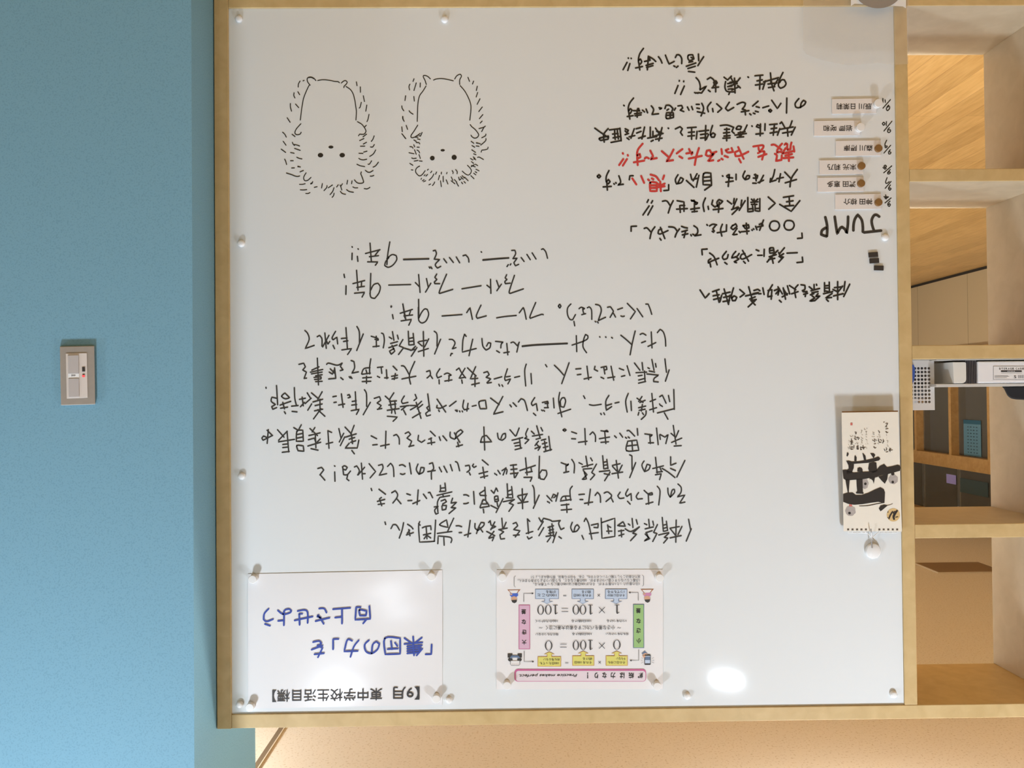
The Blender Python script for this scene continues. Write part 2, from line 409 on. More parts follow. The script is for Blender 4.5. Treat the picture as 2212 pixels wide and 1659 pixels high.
INK_LEFT = [
(720,500,4.424,3.3,"""
1990,172 2005,165 2030,195 2047,256;1900,205 1937,264;1850,220 1882,270;1795,250 1823,287;1705,182 1735,180 1742,215 1715,262 1757,255 1725,300 1740,329 1771,315;1660,336 1672,318;1690,321 1697,310;1430,276 1560,264 1676,255;1430,271 1560,260 1676,252;1413,195 1417,199;
1240,233 1265,225 1290,255 1296,293;1175,245 1207,300;1110,250 1147,297;1055,262 1083,300;955,186 975,180 985,215 963,266 1017,270 985,300 975,325 995,351 1026,335;915,340 923,351;932,340 943,356;672,271 912,264;672,267 912,261;
540,100 520,220 512,316;512,260 560,222 600,231 606,270 570,321 525,343 491,326 500,290 530,250;351,112 363,282;308,211 446,175;345,242 431,232;328,291 426,292 402,323;437,180 400,227;179,146 182,151;236,166 239,171;180,208 178,270;230,238 235,286;
1816,550 1690,593 1682,570 1731,420;1656,415 1642,445 1660,460 1640,480 1645,500 1690,495;1606,505 1563,567;1560,470 1582,532;1502,458 1506,592;1468,515 1502,542;1230,549 1411,520;1141,555 1018,593 1015,570 1082,410;988,408 970,440 990,460 965,485 970,500 1016,500;932,495 881,580;890,450 907,532;815,412 829,583;784,489 826,532;530,513 739,508;
358,402 352,592;358,560 385,510 425,495 449,530 435,590 395,641 360,630 350,590;222,372 236,562;188,499 299,470;270,483 268,520;225,536 297,525;203,591 299,582 275,627;102,410 108,441;122,520 120,602;
1461,808 1376,831 1368,800 1411,705;1275,776 1306,728 1329,840;1040,809 1229,795;815,650 817,800;664,694 692,840;553,713 557,720
"""),
(640,660,5.267,3.3,"""
1389,20 1390,150 1410,190 1440,198 1480,170 1506,100 1490,45 1460,40 1425,80 1395,142;1215,0 1236,142;1183,89 1321,45;1301,58 1285,107;1225,119 1323,108;1193,176 1311,158 1280,224;1077,10 1079,20;1094,104 1103,151;
98,285 130,320 146,390 100,491 203,455;325,313 341,488;238,356 265,340 292,380 292,462;300,472 372,340;342,400 360,441 381,410;447,295 408,366 420,391 462,360 471,437;418,454 436,492;762,325 688,512;690,240 717,300 719,422;565,253 582,497;513,377 577,370;538,411 587,402;518,506 631,490 584,557;
970,315 992,330 1002,400 990,482;910,350 912,470;853,350 925,375 932,396 895,385;873,469 942,462;1094,298 1111,397;1058,360 1087,379;1150,338 1161,382;1073,433 1152,412;1053,481 1147,450;1212,389 1170,461 1222,480 1164,557;1090,455 1121,520 1080,556 1060,520 1111,490;
1274,294 1281,451 1337,446;1330,318 1341,446;1285,376 1331,366;1285,411 1336,405;1224,485 1311,511 1356,465;1372,480 1309,577;1300,511 1346,500;1445,298 1451,577;1388,526 1502,490;1384,420 1431,461;1507,380 1460,471;1395,411 1482,396;1570,294 1601,330 1601,462;1642,384 1574,552;
1740,386 1780,390 1806,430 1774,496 1816,480;1755,571 1764,546 1776,548;1932,352 1915,325 1895,400 1889,531 2047,490;2007,385 1965,572
"""),
(1040,620,5.027,3.3,"""
1785,186 1810,186 1830,235 1849,297;1690,235 1751,324;1584,179 1671,268 1618,347;1479,246 1531,228;1514,315 1532,322 1551,317;1369,221 1400,215 1425,250 1430,270 1397,330;1432,285 1456,327;1239,190 1285,205 1301,260 1275,345 1268,366 1347,330;1234,374 1242,380;1260,378 1268,391;1150,226 1170,215 1195,250 1198,352;
1060,236 1085,220 1121,235 1100,246;1100,235 1105,270 1115,291;1089,301 1131,290;971,185 935,230 935,300 960,351 990,356 1021,300;1004,374 1013,422;671,301 645,300 529,341 530,310 589,169;411,281 455,222 470,270 486,350;166,336 250,322 377,310;836,208 850,187 864,208 850,230 836,208;
1910,496 1940,460 1975,490 1996,560 2001,642;1844,489 1852,662;1809,646 1892,605;1724,516 1752,505 1786,524;1739,606 1781,590;1514,525 1570,570 1632,626;1669,479 1640,600 1614,737;1283,541 1287,545;1348,543 1352,547;1413,548 1422,556;
1030,529 1035,702;984,631 1100,592 1152,562 1155,530 1130,515 1110,570 1103,650 1141,713;443,641 600,626 932,611;443,647 600,632 932,616;320,606 350,600 390,640 411,600;407,605 384,707;275,614 286,737;243,716 301,705;165,694 196,712;153,591 236,600 215,620 210,662;
5,560 15,642 50,686 91,660 101,610 75,605 55,642
"""),
(1000,770,4.424,3.3,"""
1930,24 1945,152;1971,129 1935,237;1805,29 1826,132;1768,109 1782,117;1840,69 1846,102;1758,168 1871,180 1828,210 1822,241 1866,245;1780,140 1832,150;1639,64 1691,132;1712,60 1720,132;1654,156 1756,150;1675,187 1712,180;1679,226 1741,210;1678,256 1746,240;1735,140 1741,242;
1569,90 1596,182;1494,115 1536,131;1515,192 1547,184;1415,94 1441,227;1384,206 1451,195;1319,199 1346,212;1320,106 1371,95 1376,125 1350,131;1345,100 1356,167;1262,95 1255,125 1287,140;1185,94 1201,222;1158,216 1227,200;1079,121 1127,117;1093,176 1127,172;874,85 920,130 961,177;1014,62 980,160 944,260;789,79 802,99;
605,74 590,140 600,282;650,164 656,262;494,201 542,190;425,119 400,200 405,231 456,215 430,262;415,196 451,190;343,267 350,283;373,272 381,287;299,216 371,195;199,156 235,145 251,175 220,200 266,215 230,251;233,256 271,250;44,110 85,150 126,187;121,99 70,216 141,210;84,271 156,255;115,190 115,287;
2015,317 2020,506;1859,541 2021,500;1925,540 1959,600;1964,374 1976,432;1880,386 1905,370 1941,447;1879,454 1888,469;1894,469 1906,479;1805,354 1821,532;1784,511 1851,490;1789,431 1841,410;1664,400 1721,441;1711,384 1680,431;1690,441 1741,420;1679,491 1746,475;1684,516 1741,505;1715,460 1705,522;1681,535 1674,561;1714,539 1726,556;1750,520 1746,560 1704,602;
1580,354 1555,430 1570,532;1605,429 1610,517;1454,446 1491,438;1395,374 1365,430 1370,516 1421,480;1370,471 1421,455;1316,545 1322,556;1346,540 1354,556;1209,461 1250,468 1321,458;1153,377 1166,402;925,344 915,430 945,577;908,546 1029,505;925,440 945,400 970,395 981,430 965,486 935,480 930,440;
864,399 871,492;805,430 811,491;779,491 816,490;759,441 811,430 816,450 785,451;752,513 760,520;772,515 780,524;686,394 655,445 665,471 701,450 712,517;674,544 696,564;530,436 555,405 590,425 616,517;479,444 511,477;449,464 463,482;264,399 346,461;381,384 330,480 291,553 382,530;
154,435 165,501 226,500 215,420 154,435;89,476 126,468
"""),
(560,770,4.424,3.3,"""
1884,131 1910,110 1930,150 1972,205;1966,114 1909,211 1961,200;1935,224 1940,257;1815,184 1810,237;1774,236 1841,225;1769,171 1800,160 1836,180 1810,186;1726,119 1695,170 1705,206 1741,190;1718,224 1720,262;1599,146 1630,135 1635,175 1604,206;1635,180 1656,211;1486,49 1435,175 1446,264;1359,90 1390,100 1431,171;1364,216 1496,190;
1264,191 1321,180;1269,216 1321,205;1290,221 1301,165;1279,94 1316,132;1215,129 1220,212;1199,206 1231,205;1129,190 1151,201;1129,106 1181,100;1165,105 1171,162;1066,24 1055,100 1055,167;984,171 1061,160;1058,108 1000,118 978,167;1020,130 1031,167;989,206 1071,200;984,241 1066,238;1025,190 1025,257;
879,40 905,50 911,110 884,161 947,148;859,194 870,207;874,194 886,211;644,76 665,65 745,85 792,65;792,65 775,95 801,130 775,136;779,204 801,222;664,216 731,210;720,110 731,207;679,120 721,161;669,151 700,170 716,130;555,17 566,272;503,131 571,100;489,151 606,125;499,167 601,150;539,186 601,175;524,201 591,195 591,215 529,221;539,241 601,238;
379,76 425,65 441,100 415,130 451,150 430,207;429,211 452,208;
1955,419 1945,480 1960,511 2001,500;1995,449 1984,522;1889,514 1893,520;1914,522 1918,530;1939,522 1943,530;1881,429 1819,476;1874,514 1891,527;1699,409 1781,532;1786,469 1730,496 1694,490 1700,469;1714,514 1721,527;
1610,359 1631,522;1626,470 1600,490 1621,520 1590,545 1600,571 1636,560;1551,429 1500,480;1490,364 1505,400 1479,421;1444,511 1500,480;1444,470 1500,470;1561,460 1510,501;1464,586 1541,540;1500,440 1546,592;1386,379 1360,425 1370,451 1421,440;1349,481 1431,470;1359,511 1411,470;1379,514 1401,557;
1204,380 1250,421;1286,349 1245,411;1245,431 1311,425;1239,466 1306,455;1250,420 1260,492;1295,425 1301,492;1224,516 1336,500;1270,500 1265,542;1290,500 1301,547;1224,572 1321,580 1279,620;1099,401 1150,385 1161,420 1125,445 1166,470 1140,501;1129,506 1171,498;
1005,319 1025,360 1026,477;1062,439 994,557;918,339 926,502;889,431 926,425;884,466 931,460;879,519 956,505 929,554;844,371 860,365 871,390 850,396;785,359 801,487;759,466 816,455;704,386 736,380;714,441 736,438;
499,349 561,401;601,339 560,411;514,436 606,410;534,471 601,455;529,521 606,505;580,410 581,522;519,597 590,500;559,510 627,572;459,349 491,401;501,454 464,514;496,400 439,451;410,389 421,472;394,481 431,440;384,411 441,400;335,299 340,400 356,472;309,476 371,470;314,526 361,531;
165,279 176,462;170,401 120,390 115,430 156,460 119,480 130,506 166,490;214,381 245,350 291,395 250,406 214,381;199,466 301,430;204,496 271,485;225,440 241,502;240,529 251,547;64,297 66,304
"""),
(1000,890,4.424,3.3,"""
2010,129 2036,307;1994,291 2091,250;1989,205 2031,241;2061,179 2035,241;2019,326 2086,322;1884,215 1930,241 1961,215 1939,302;1880,219 1886,262;1850,154 1866,312;1785,214 1791,302;1739,210 1811,220 1790,236;1774,296 1821,295;1564,371 1575,280 1661,270 1681,366 1564,371;1615,280 1621,366;1569,326 1666,315;1569,181 1590,180 1641,231;1666,159 1671,222;1553,243 1564,251;1579,239 1591,249;
1499,204 1526,241;1449,229 1466,246;1319,180 1391,190 1375,175 1350,186;1355,190 1366,302;1304,256 1401,240;1319,291 1391,285;1214,216 1240,190 1265,225 1266,282;1165,159 1171,312;1104,291 1186,280;1039,190 1086,206;1039,256 1076,258;957,173 972,162 987,173 972,185 957,173;
820,234 836,367;774,381 847,360;749,271 791,260;759,306 801,295;769,341 811,330;780,280 791,371;699,305 726,331;689,351 741,330 719,366;705,134 736,242;654,185 681,211;745,149 761,182;664,231 761,215;699,261 741,250;721,280 689,321;
621,159 600,210 611,240 588,252 631,265 594,302;449,170 501,231;537,154 509,227;469,271 571,245;489,301 541,290;499,326 546,320;499,361 561,345;540,250 551,347;330,204 340,255 375,271 406,245 406,205 380,215 364,252;200,144 208,364;169,286 185,240 225,225 276,286 169,290;
2121,464 2044,622;1904,540 1960,575 2026,627;1985,429 1985,511 2036,490;1984,540 2031,561;1840,434 1856,582;1814,541 1916,515;1850,576 1906,570;1880,525 1896,562;1839,601 1896,590 1879,647;1731,469 1710,510 1735,571 1776,550 1791,510 1760,500 1740,557;1594,410 1615,420 1616,552;1651,484 1594,627;
1465,464 1486,632;1424,591 1526,575;1429,520 1471,566;1521,509 1485,581;1429,511 1501,495;1335,419 1346,546 1386,535;1375,454 1386,541;1345,481 1376,475;1345,511 1381,505;1304,571 1401,560;1406,575 1354,657;1350,590 1401,601;1175,424 1191,522;1109,485 1141,501;1220,439 1236,467;1139,526 1241,500;1149,546 1231,540;1276,499 1230,580 1261,600 1219,647;1150,560 1186,600 1139,646 1181,640 1160,580;
1040,454 1065,500 1062,582;985,499 985,577;939,485 1001,510 1011,495 990,516;964,581 1011,570;731,424 725,632;730,591 755,555 796,560 801,600 775,646 740,640 730,600;598,439 613,602;544,561 691,512;650,529 656,571;599,581 661,570;584,626 661,625 644,662;454,511 511,505;459,551 516,545;454,591 511,585;480,505 491,627;526,580 499,627;
411,534 384,602;374,561 405,540 421,555 415,592;334,559 356,592;318,597 323,604;303,587 308,594;184,459 241,506;154,591 236,570;169,626 236,610;190,529 206,632;101,499 90,515 105,531 126,520;24,516 60,510 66,550 39,576;60,580 71,602
"""),
(550,890,4.424,3.3,"""
1869,194 1870,240 1910,261 1965,215 1991,190 1970,170 1930,200 1920,252;1909,200 1961,291;1940,290 1951,332;1929,331 1986,315;1799,229 1836,274;1764,239 1776,272;1679,184 1726,230;1654,301 1721,290;1685,249 1691,312;1664,261 1691,250;1566,224 1560,270 1595,291 1626,270;1439,206 1470,190 1491,215 1455,250 1501,280 1480,332;1474,331 1521,320;1329,226 1355,215 1380,250 1383,307;
1255,184 1250,347;1204,326 1286,310;1114,229 1166,256;1129,316 1171,312;864,145 916,201;951,129 920,211;869,241 971,210;904,261 956,245;919,291 966,275;925,210 936,302;904,300 864,346 981,345 996,270;929,369 953,400;805,159 826,252;851,204 809,287;861,239 819,322;700,179 711,347;700,179 736,196;684,306 746,290;
529,159 601,226;576,149 550,191;519,226 626,200;514,266 571,250 581,281;509,326 631,290;580,220 586,342;626,259 585,301;539,351 606,366;374,150 416,176;446,124 420,171;405,185 399,281 466,280 460,175 405,185;410,216 461,205;404,251 461,240;404,321 415,371 471,376 465,325 404,321;219,170 281,241;311,184 229,271;229,286 381,262;310,190 326,382;269,311 321,305;269,341 321,335;264,386 331,378;
131,169 120,300;171,225 80,271 69,250 85,230 111,241;119,175 171,226;
1919,475 1940,490 1959,562;1870,504 1889,562;1809,519 1839,577;1764,529 1786,572;1670,496 1700,485 1711,540 1690,570 1690,642;1654,571 1726,560;1561,499 1545,550 1570,596 1611,575 1621,535 1590,530 1575,592;1480,489 1496,592;1384,511 1412,505 1441,522;1394,591 1415,598 1436,590;1270,521 1300,490 1325,530 1331,617;1184,511 1220,500 1226,540 1189,606 1261,590;1094,495 1156,570 1104,630;1020,489 1031,642;954,526 975,515 1001,560 985,602;1051,529 989,602;1030,591 1056,590;
839,526 860,515 886,530 870,556 845,546;842,530 850,600 885,600 916,565;890,600 880,640 901,656;763,515 768,519;765,574 768,662;604,541 640,530 661,555 624,602;634,609 671,652
"""),
(800,1040,6.144,3.3,"""
2015,99 2021,362;1959,291 2091,270;1954,200 2011,271;2081,164 2025,271;1960,191 2061,170;1815,34 1826,217;1875,69 1891,221 1804,215;1825,131 1876,110;1820,181 1881,170;1764,271 1911,240;1906,245 1840,290 1901,310 1839,397;
1604,120 1640,161 1670,84 1691,131;1650,204 1691,195 1701,260 1655,271 1650,204;1665,241 1696,235;1680,270 1691,331;1599,320 1691,366;1761,229 1669,412;1520,79 1531,252;1520,115 1449,160 1460,186 1536,190;1490,250 1480,300 1551,300 1531,250 1490,250;1500,240 1459,330 1459,351 1581,330 1550,280;1499,369 1506,417;1370,134 1381,302;1239,180 1275,180 1306,196;1239,296 1270,296 1301,284;
990,24 1001,131 919,136;930,54 930,131;935,91 991,85;884,186 1081,140;960,170 971,206;929,211 1051,190;921,214 890,280 896,402;849,340 901,330 854,380 870,436 901,420;939,260 991,240 1011,270 959,301;955,320 1011,320 1001,371 954,381 950,330;1091,224 1069,290 1146,275 1069,351 1136,350 1044,427;769,151 790,145 826,217;704,170 746,227;635,114 620,307;564,296 656,255;484,165 531,181;499,256 551,254;
284,151 330,125 361,170 350,220 299,287;350,230 406,297;114,105 201,171;94,266 191,240;104,306 186,295;147,214 121,231 151,322;10,94 20,122;
1895,561 1935,545 1956,590 1899,640 1986,655 1924,737;1899,716 1976,710;1745,489 1756,622;1704,641 1816,620;1801,544 1765,630;1709,640 1771,670 1719,710 1730,766 1781,760;1569,546 1590,520 1601,580 1666,600 1600,631;1651,539 1599,641;1544,665 1651,721;1641,664 1574,746;1574,756 1641,735 1619,787;1389,560 1390,620 1430,651 1501,590 1511,550 1470,545 1440,600 1409,692;1440,600 1491,671;1325,519 1294,737;1249,716 1331,690;1139,591 1175,590 1211,602;1179,681 1211,680;
1106,489 1024,667;889,691 1081,665;919,576 1011,510 1031,611 919,576;895,826 900,725 1050,740 1081,770 1070,811;975,745 980,847;655,534 640,600 654,806 836,796 850,770 866,514;640,560 661,581;690,617 730,600 801,590 806,641;740,600 751,762;704,711 801,690;714,761 750,710;750,715 801,751;494,570 540,600 566,631;479,711 571,680;509,640 526,721;490,690 521,650;274,626 300,575 345,580 386,646;441,549 420,650 384,752;194,539 203,572;
2085,499 2100,692;2085,499 2116,531;2069,691 2156,665;2084,735 2100,766 2146,740
"""),
(1140,1040,6.144,3.3,"""
1994,35 2036,80 2031,150 1984,206 2086,180 2014,291 2086,275;1859,90 1865,160 1890,211 1946,150 1946,105 1915,120 1894,207;1719,65 1756,130 1738,312;1600,179 1606,302;1544,120 1610,176 1656,175 1650,150 1610,161;1569,301 1661,275;1471,149 1440,200 1460,236 1521,230;1331,104 1300,165 1315,201 1371,160 1376,252;1324,264 1359,302;1226,144 1195,190 1220,226 1276,220;1014,156 1060,140 1111,180 1105,210 1039,267;1105,215 1133,272;894,186 925,145 960,190 966,277;
831,104 804,312;754,293 861,275;679,176 751,170;694,241 731,242;591,64 560,120 571,252;434,261 576,240;439,241 470,200 561,195;500,200 511,252;444,316 546,305;444,381 581,370;515,300 521,412;401,154 374,262;319,221 340,170 381,190 345,216;254,190 321,262;262,267 268,274;282,278 288,286;64,55 85,110 91,292;151,184 74,357;
2135,504 2161,642;2171,629 2104,792;1970,514 1965,807;1889,751 2036,720;1889,625 1961,716;2046,599 1994,707;1889,621 2011,600;1785,479 1800,666 1856,650;1840,529 1856,651;1800,581 1846,570;1795,626 1851,610;1739,711 1871,680;1871,690 1809,745 1861,750 1804,817;1605,504 1616,612;1549,560 1581,576;1660,529 1671,582;1559,631 1666,605;1569,681 1651,655;1721,574 1669,680 1716,690 1659,797;1559,700 1621,760 1544,791 1601,750 1580,690;
1385,494 1396,612;1334,565 1356,581;1440,509 1456,567;1294,630 1370,666 1481,605;1481,605 1389,690 1446,700 1364,787;1194,586 1265,535 1296,596 1210,591;1204,661 1276,650;1209,721 1276,700;1240,645 1246,737;974,489 985,756 1156,731 1156,489 985,546;1049,661 1116,660;1060,579 1076,692;1060,590 1101,611;749,531 770,485 810,570 851,767;844,581 936,560 931,616 880,611;819,696 936,680;719,719 741,767;591,544 570,610 595,671 650,660 686,610 660,575 630,600 614,662;
149,485 180,541 210,490 300,515 330,531 431,520;431,520 410,560 440,641 481,620;414,734 446,757;320,564 346,732;269,611 341,590;284,651 341,635;279,691 346,675;244,731 346,715;381,674 334,812;301,745 259,802;290,600 301,721;206,534 139,641;211,614 149,721
"""),
]
DATES = [
(1740,190,11.06,2.2,"""
1848,252 1848,345;1902,285 1908,345;1850,252 1852,345;2030,280 1850,485;1985,410 1940,470 1935,520 1960,545 2005,500 2010,450 1985,430 1965,460;1868,820 1834,858 1868,896 1903,858 1868,820;1935,805 1930,900;2065,795 1875,1030;2005,950 1965,1000 1960,1050 1990,1070 2030,1040 2030,1000 1990,1005;
1940,1250 1900,1340 1905,1430 1940,1420 1955,1390 1915,1385;2035,1370 1875,1555;2025,1475 1985,1530 1990,1580 2025,1575 2045,1540 2005,1525
"""),
(1740,330,11.06,2.2,"""
1905,297 1872,325 1905,352 1938,325 1905,297;1900,345 1870,370 1900,395 1930,370 1900,345;1850,355 1875,368;2060,315 1870,480;2025,400 1965,470 1965,505 2000,505 2030,475 2010,455 1975,470;1950,595 1915,690 1920,730 1960,725 2000,690;2045,685 1905,850;2030,770 1990,830 1985,870 2015,900 2045,865 2030,845 1990,850;
1915,1005 1930,1105;1875,1050 1990,1055 1910,1100;1895,1075 1950,1075;2045,1080 1900,1200;2020,1155 1970,1210 1970,1260 2000,1285 2030,1245 2010,1215 1980,1240
"""),
]
JUMP = [
(1740,450,10.055,6.0,"""
1600,180 1540,142 1485,160 1440,250 1445,350 1485,480;1275,525 1640,485;1245,510 1245,400 1220,250 1135,140 1075,230 1045,350 1040,480;925,185 920,350 895,545 860,460 790,405 740,450 690,555 665,400 635,185;430,195 470,380 465,590 440,605 340,570 360,480 440,425
"""),
]
BEAR_A = [
(590,150,8.508,2.1,"""
680,290 635,230 625,175 650,145 700,140 750,165 785,205;650,152 700,148 750,172;820,205 900,190 1000,195 1130,220 1190,225 1218,245;1255,250 1300,212 1340,210 1360,235 1345,270 1305,310 1300,335;1340,315 1420,370 1470,450 1500,560 1520,690 1530,780 1522,930;660,295 610,400 560,530 535,660 515,800 500,930;
510,1000 430,1090 400,1160 420,1195 460,1200 500,1185 515,1155;1550,962 1630,1010 1690,1090 1705,1140 1680,1185 1640,1195 1590,1190 1570,1220;495,215 465,270 462,325;550,212 570,203;385,430 380,480 400,525;455,412 488,465;318,628 318,690 338,768;412,638 470,703;258,890 312,972;175,1155 215,1195 242,1245;350,1195 402,1235;
1530,230 1542,300;1603,322 1605,420;1658,485 1678,590;1620,605 1600,690 1582,710;1722,655 1702,768;1762,825 1745,910 1725,960;1712,1028 1685,1055;1718,1190 1652,1240;1857,1222 1838,1276
"""),
(590,290,8.508,2.1,"""
185,132 237,203;148,275 230,335;355,150 365,180 395,210 390,190 440,200 485,218;395,262 498,298;322,338 385,350;435,425 480,445 530,455;320,488 370,488;212,460 232,500 247,558;340,622 390,620;455,590 500,605;455,600 498,600;495,693 558,668;245,715 350,748 400,770 450,778 488,770;605,710 565,780 565,830 590,855 640,845 695,795;485,922 540,922 588,910;690,915 715,905 728,870;690,908 722,885;500,1022 560,1025 618,1018;600,1090 645,1090 678,1072;757,978 808,965;905,908 890,988;990,945 985,980 935,1038;1090,935 1015,985;1118,985 1095,1050 1048,1110;1120,1085 1110,1130 1085,1160;1198,930 1168,970;1230,935 1245,970 1262,1025;1275,912 1245,955;1235,1050 1270,1090 1330,1105;
1368,850 1355,918;1450,860 1442,910;1350,1020 1400,1055 1475,1068;1495,840 1540,890 1600,905 1650,895 1665,880 1640,800 1612,730 1622,695;1465,968 1500,985 1555,985;1675,1000 1730,1005 1778,978;1540,552 1600,580 1682,595;1575,445 1610,465 1660,472 1720,460;1578,350 1650,355;1605,222 1685,220;1590,118 1668,80;1658,182 1715,150;1665,330 1725,312;1855,35 1835,90 1805,132;1790,235 1830,235 1860,190;1885,290 1840,365 1775,408;1810,490 1770,550 1745,550;1935,515 1885,580 1838,605;1695,665 1735,695 1780,700 1835,668;1785,772 1820,772 1850,758
"""),
]
BEAR_A_DOTS = [(590,290,8.508,[(870,385,50,41),(1270,385,50,41),(1062,236,46,27)])]
BEAR_B = [
(840,150,9.217,2.1,"""
745,300 720,220 685,150 690,122 730,122 780,145 825,188;890,212 940,192 1040,182 1160,198 1282,228;1312,190 1350,130 1410,98 1440,115 1440,150 1410,210 1410,300;1420,325 1510,430 1590,580 1630,700 1632,820 1612,1010;740,330 680,430 620,510 590,600 575,720 570,850 565,1035;575,1110 500,1230 445,1310 440,1350 470,1362 530,1340 625,1275;1620,1100 1650,1140 1720,1200 1780,1280 1785,1320 1750,1360 1700,1368 1660,1345 1635,1312;
500,188 482,240;420,295 400,340 412,408;545,270 500,420;625,270 622,352;333,525 322,620;497,540 508,632;258,728 265,775 298,825;402,825 430,860 482,893;275,935 275,980 305,1035;278,940 282,985 300,1025;258,1145 268,1240;345,1118 372,1195;258,1280 330,1375;268,1290 338,1378;662,1255 630,1330 600,1320;1575,160 1605,238;1688,232 1665,292;1760,335 1742,420;1768,460 1738,550;1815,585 1758,695;1860,750 1790,840;1872,900 1802,982;1857,1030 1818,1070;1795,1180 1890,1152 1920,1130;1890,1160 1848,1238;1932,1290 1920,1325 1850,1362
"""),
(840,280,9.217,2.0,"""
530,155 580,152;568,185 620,200;498,208 545,238;545,260 600,265 615,285;495,305 515,345;418,340 465,350 480,372;560,350 605,352;510,400 545,492;560,408 595,430 612,465;400,460 500,482;600,500 615,540 625,575;455,565 490,578 545,570;505,628 580,615;605,625 662,630;418,675 478,712;447,802 478,806;612,728 560,760 532,810 540,860 590,915 630,920 670,890 722,820;785,790 768,808;855,828 832,860;950,845 930,890;1048,850 1042,885;1158,855 1150,880;1260,818 1280,850 1275,878;1330,798 1360,840 1358,880;770,895 738,928;720,900 702,920;650,970 640,990;700,998 668,1020;732,1020 690,1038;830,1085 798,1100;910,1045 900,1075 868,1115;895,885 860,950 800,1010;1008,912 985,1000;1080,932 1085,1040;1028,1020 1045,1135;1142,1002 1175,1085;
1242,945 1275,1015;1240,1020 1315,1080;1305,998 1350,1045;1345,1055 1385,1128;1390,950 1405,1010 1440,980;1430,940 1480,990;1460,920 1505,965;1510,950 1578,1020;1445,1050 1470,1080;1495,1035 1525,1065;1462,828 1520,880 1575,905 1620,880 1642,820 1620,770 1565,712;1632,918 1695,978;1690,870 1732,902;1720,840 1750,860;1735,790 1795,822;1645,715 1720,745;1720,690 1768,718;1640,740 1700,700;1645,640 1685,672;1625,575 1672,605;1680,545 1715,575;1690,582 1730,602;1688,485 1735,500;1650,405 1725,455;1655,320 1708,352;1740,328 1795,335;1638,235 1692,275;1745,262 1820,285;1740,268 1770,275;1932,180 1930,215 1890,260 1830,310;1975,350 1965,385 1915,402 1850,410 1838,448;1765,555 1800,550 1882,595
"""),
]
BEAR_B_DOTS = [(840,280,9.217,[(865,568,47,46),(1300,553,51,51),(1072,412,42,24)])]
BLUE = [
(520,1210,4.9156,3.7,"""
1365,490 1375,625 1215,635 1225,500 1272,500;1260,530 1335,540 1330,590 1265,590 1260,530;1340,625 1300,672;980,522 1162,508;1075,515 1075,674;1003,611 1075,604;833,515 885,515 910,557;795,649 942,613;880,677 822,580 812,600 850,612;573,641 762,600;605,541 680,530 710,560 710,667;625,687 620,570 652,570;458,692 460,540;398,646 460,640;395,535 450,575 520,560 537,540 515,520 470,530 450,572;295,518 250,570 243,630 275,652 342,628;258,679 310,697;
1963,1001 2022,1000 2027,898;1738,891 1927,875;1830,813 1835,890;1738,829 1812,881;1922,824 1850,881;1768,916 1922,905;1768,941 1912,930;1768,966 1902,955;1768,991 1892,980;1830,890 1840,1012;1927,943 1868,1012;1890,905 1897,962;1530,830 1535,1002 1692,996 1692,830 1530,830;1560,946 1667,940;1595,860 1605,946;1638,878 1662,912;1360,853 1315,900 1330,970 1390,991 1450,950 1472,890 1440,865 1400,900 1390,991;1182,857 1150,840 1125,860 1098,970 1242,965;1252,853 1200,920 1165,1027;980,947 980,840 1037,838;
768,871 830,860 857,885 810,925;753,951 867,910;783,1001 882,990;820,1032 867,935 815,905
"""),
]
# ================================================================ the setting
def struct(name, mb, mats, parent=None, **k):
    o = mb.build(name, mats, parent, **k)
    if parent is None:
        o['kind'] = 'structure'
    return o


XL, XR, YB, YF = -5.85, 4.0, -6.0, 14.0
PIL = W(-0.7525, 0, 0).x                # left face of the blue wall
PF, PBK = DIST - 0.130, DIST + 0.275    # its front and back
b = MB(); b.box((XL - 0.9, YB - 0.1, -0.05), (XR + 0.1, YF + 0.1, 0)); struct('floor', b, M['floor'])
b = MB(); b.box((XL - 0.9, YB - 0.1, CEIL), (XR + 0.1, YF + 0.1, CEIL + 0.05)); struct('ceiling', b, M['ceil'])
b = MB(); b.box((PIL, PF, 0), (XR, PBK, CEIL)); struct('wall_right', b, M['blue'])
GY0, GY1 = 2.3, 9.5           # unseen opening added in the side wall to light the corridor
b = MB()
b.box((XR, YB, 0), (XR + 0.1, GY0, CEIL)); b.box((XR, GY1, 0), (XR + 0.1, YF, CEIL))
b.box((XR, GY0, 0), (XR + 0.1, GY1, 0.6)); b.box((XR, GY0, 3.0), (XR + 0.1, GY1, CEIL))
struct('wall_side', b, M['cream'])
b = MB(); b.box((XL, YB - 0.1, 0), (XR, YB, CEIL)); struct('wall_back', b, M['cream'])
b = MB(); b.box((XL, YF, 0), (XR, YF + 0.1, CEIL)); struct('wall_front', b, M['cream'])

# window wall across the corridor: panelled below, glazed above, a dark room behind it
WY0, WY1 = 6.5, 13.4
M['panel'] = mat('beige_wall_panel', (0.50, 0.40, 0.245, 1), 0.6, noise=0.04, nscale=2)
M['frame'] = wood('window_wood', (0.46, 0.27, 0.09, 1), (0.58, 0.36, 0.14, 1), (3, 3, 3), 0.4)
M['glass'] = glass_mat('window_glass', (0.86, 0.87, 0.86, 1))
b = MB()
b.box((XL - 0.1, YB, 0), (XL, WY0, CEIL)); b.box((XL - 0.1, WY1, 0), (XL, YF, CEIL))
b.box((XL - 0.1, WY0, 0), (XL, WY1, 0.95)); b.box((XL - 0.1, WY0, 3.17), (XL, WY1, CEIL))
struct('wall_left', b, M['panel'])
M['gap'] = mat('dark_joint', (0.02, 0.017, 0.013, 1), 0.8)
b = MB()
b.box((XL, WY0 - 3, 0.002), (XL + 0.003, WY1, 0.035))
struct('baseboard_left', b, M['gap'])
M['seam'] = mat('panel_seam', (0.36, 0.29, 0.18, 1), 0.7)
b = MB()
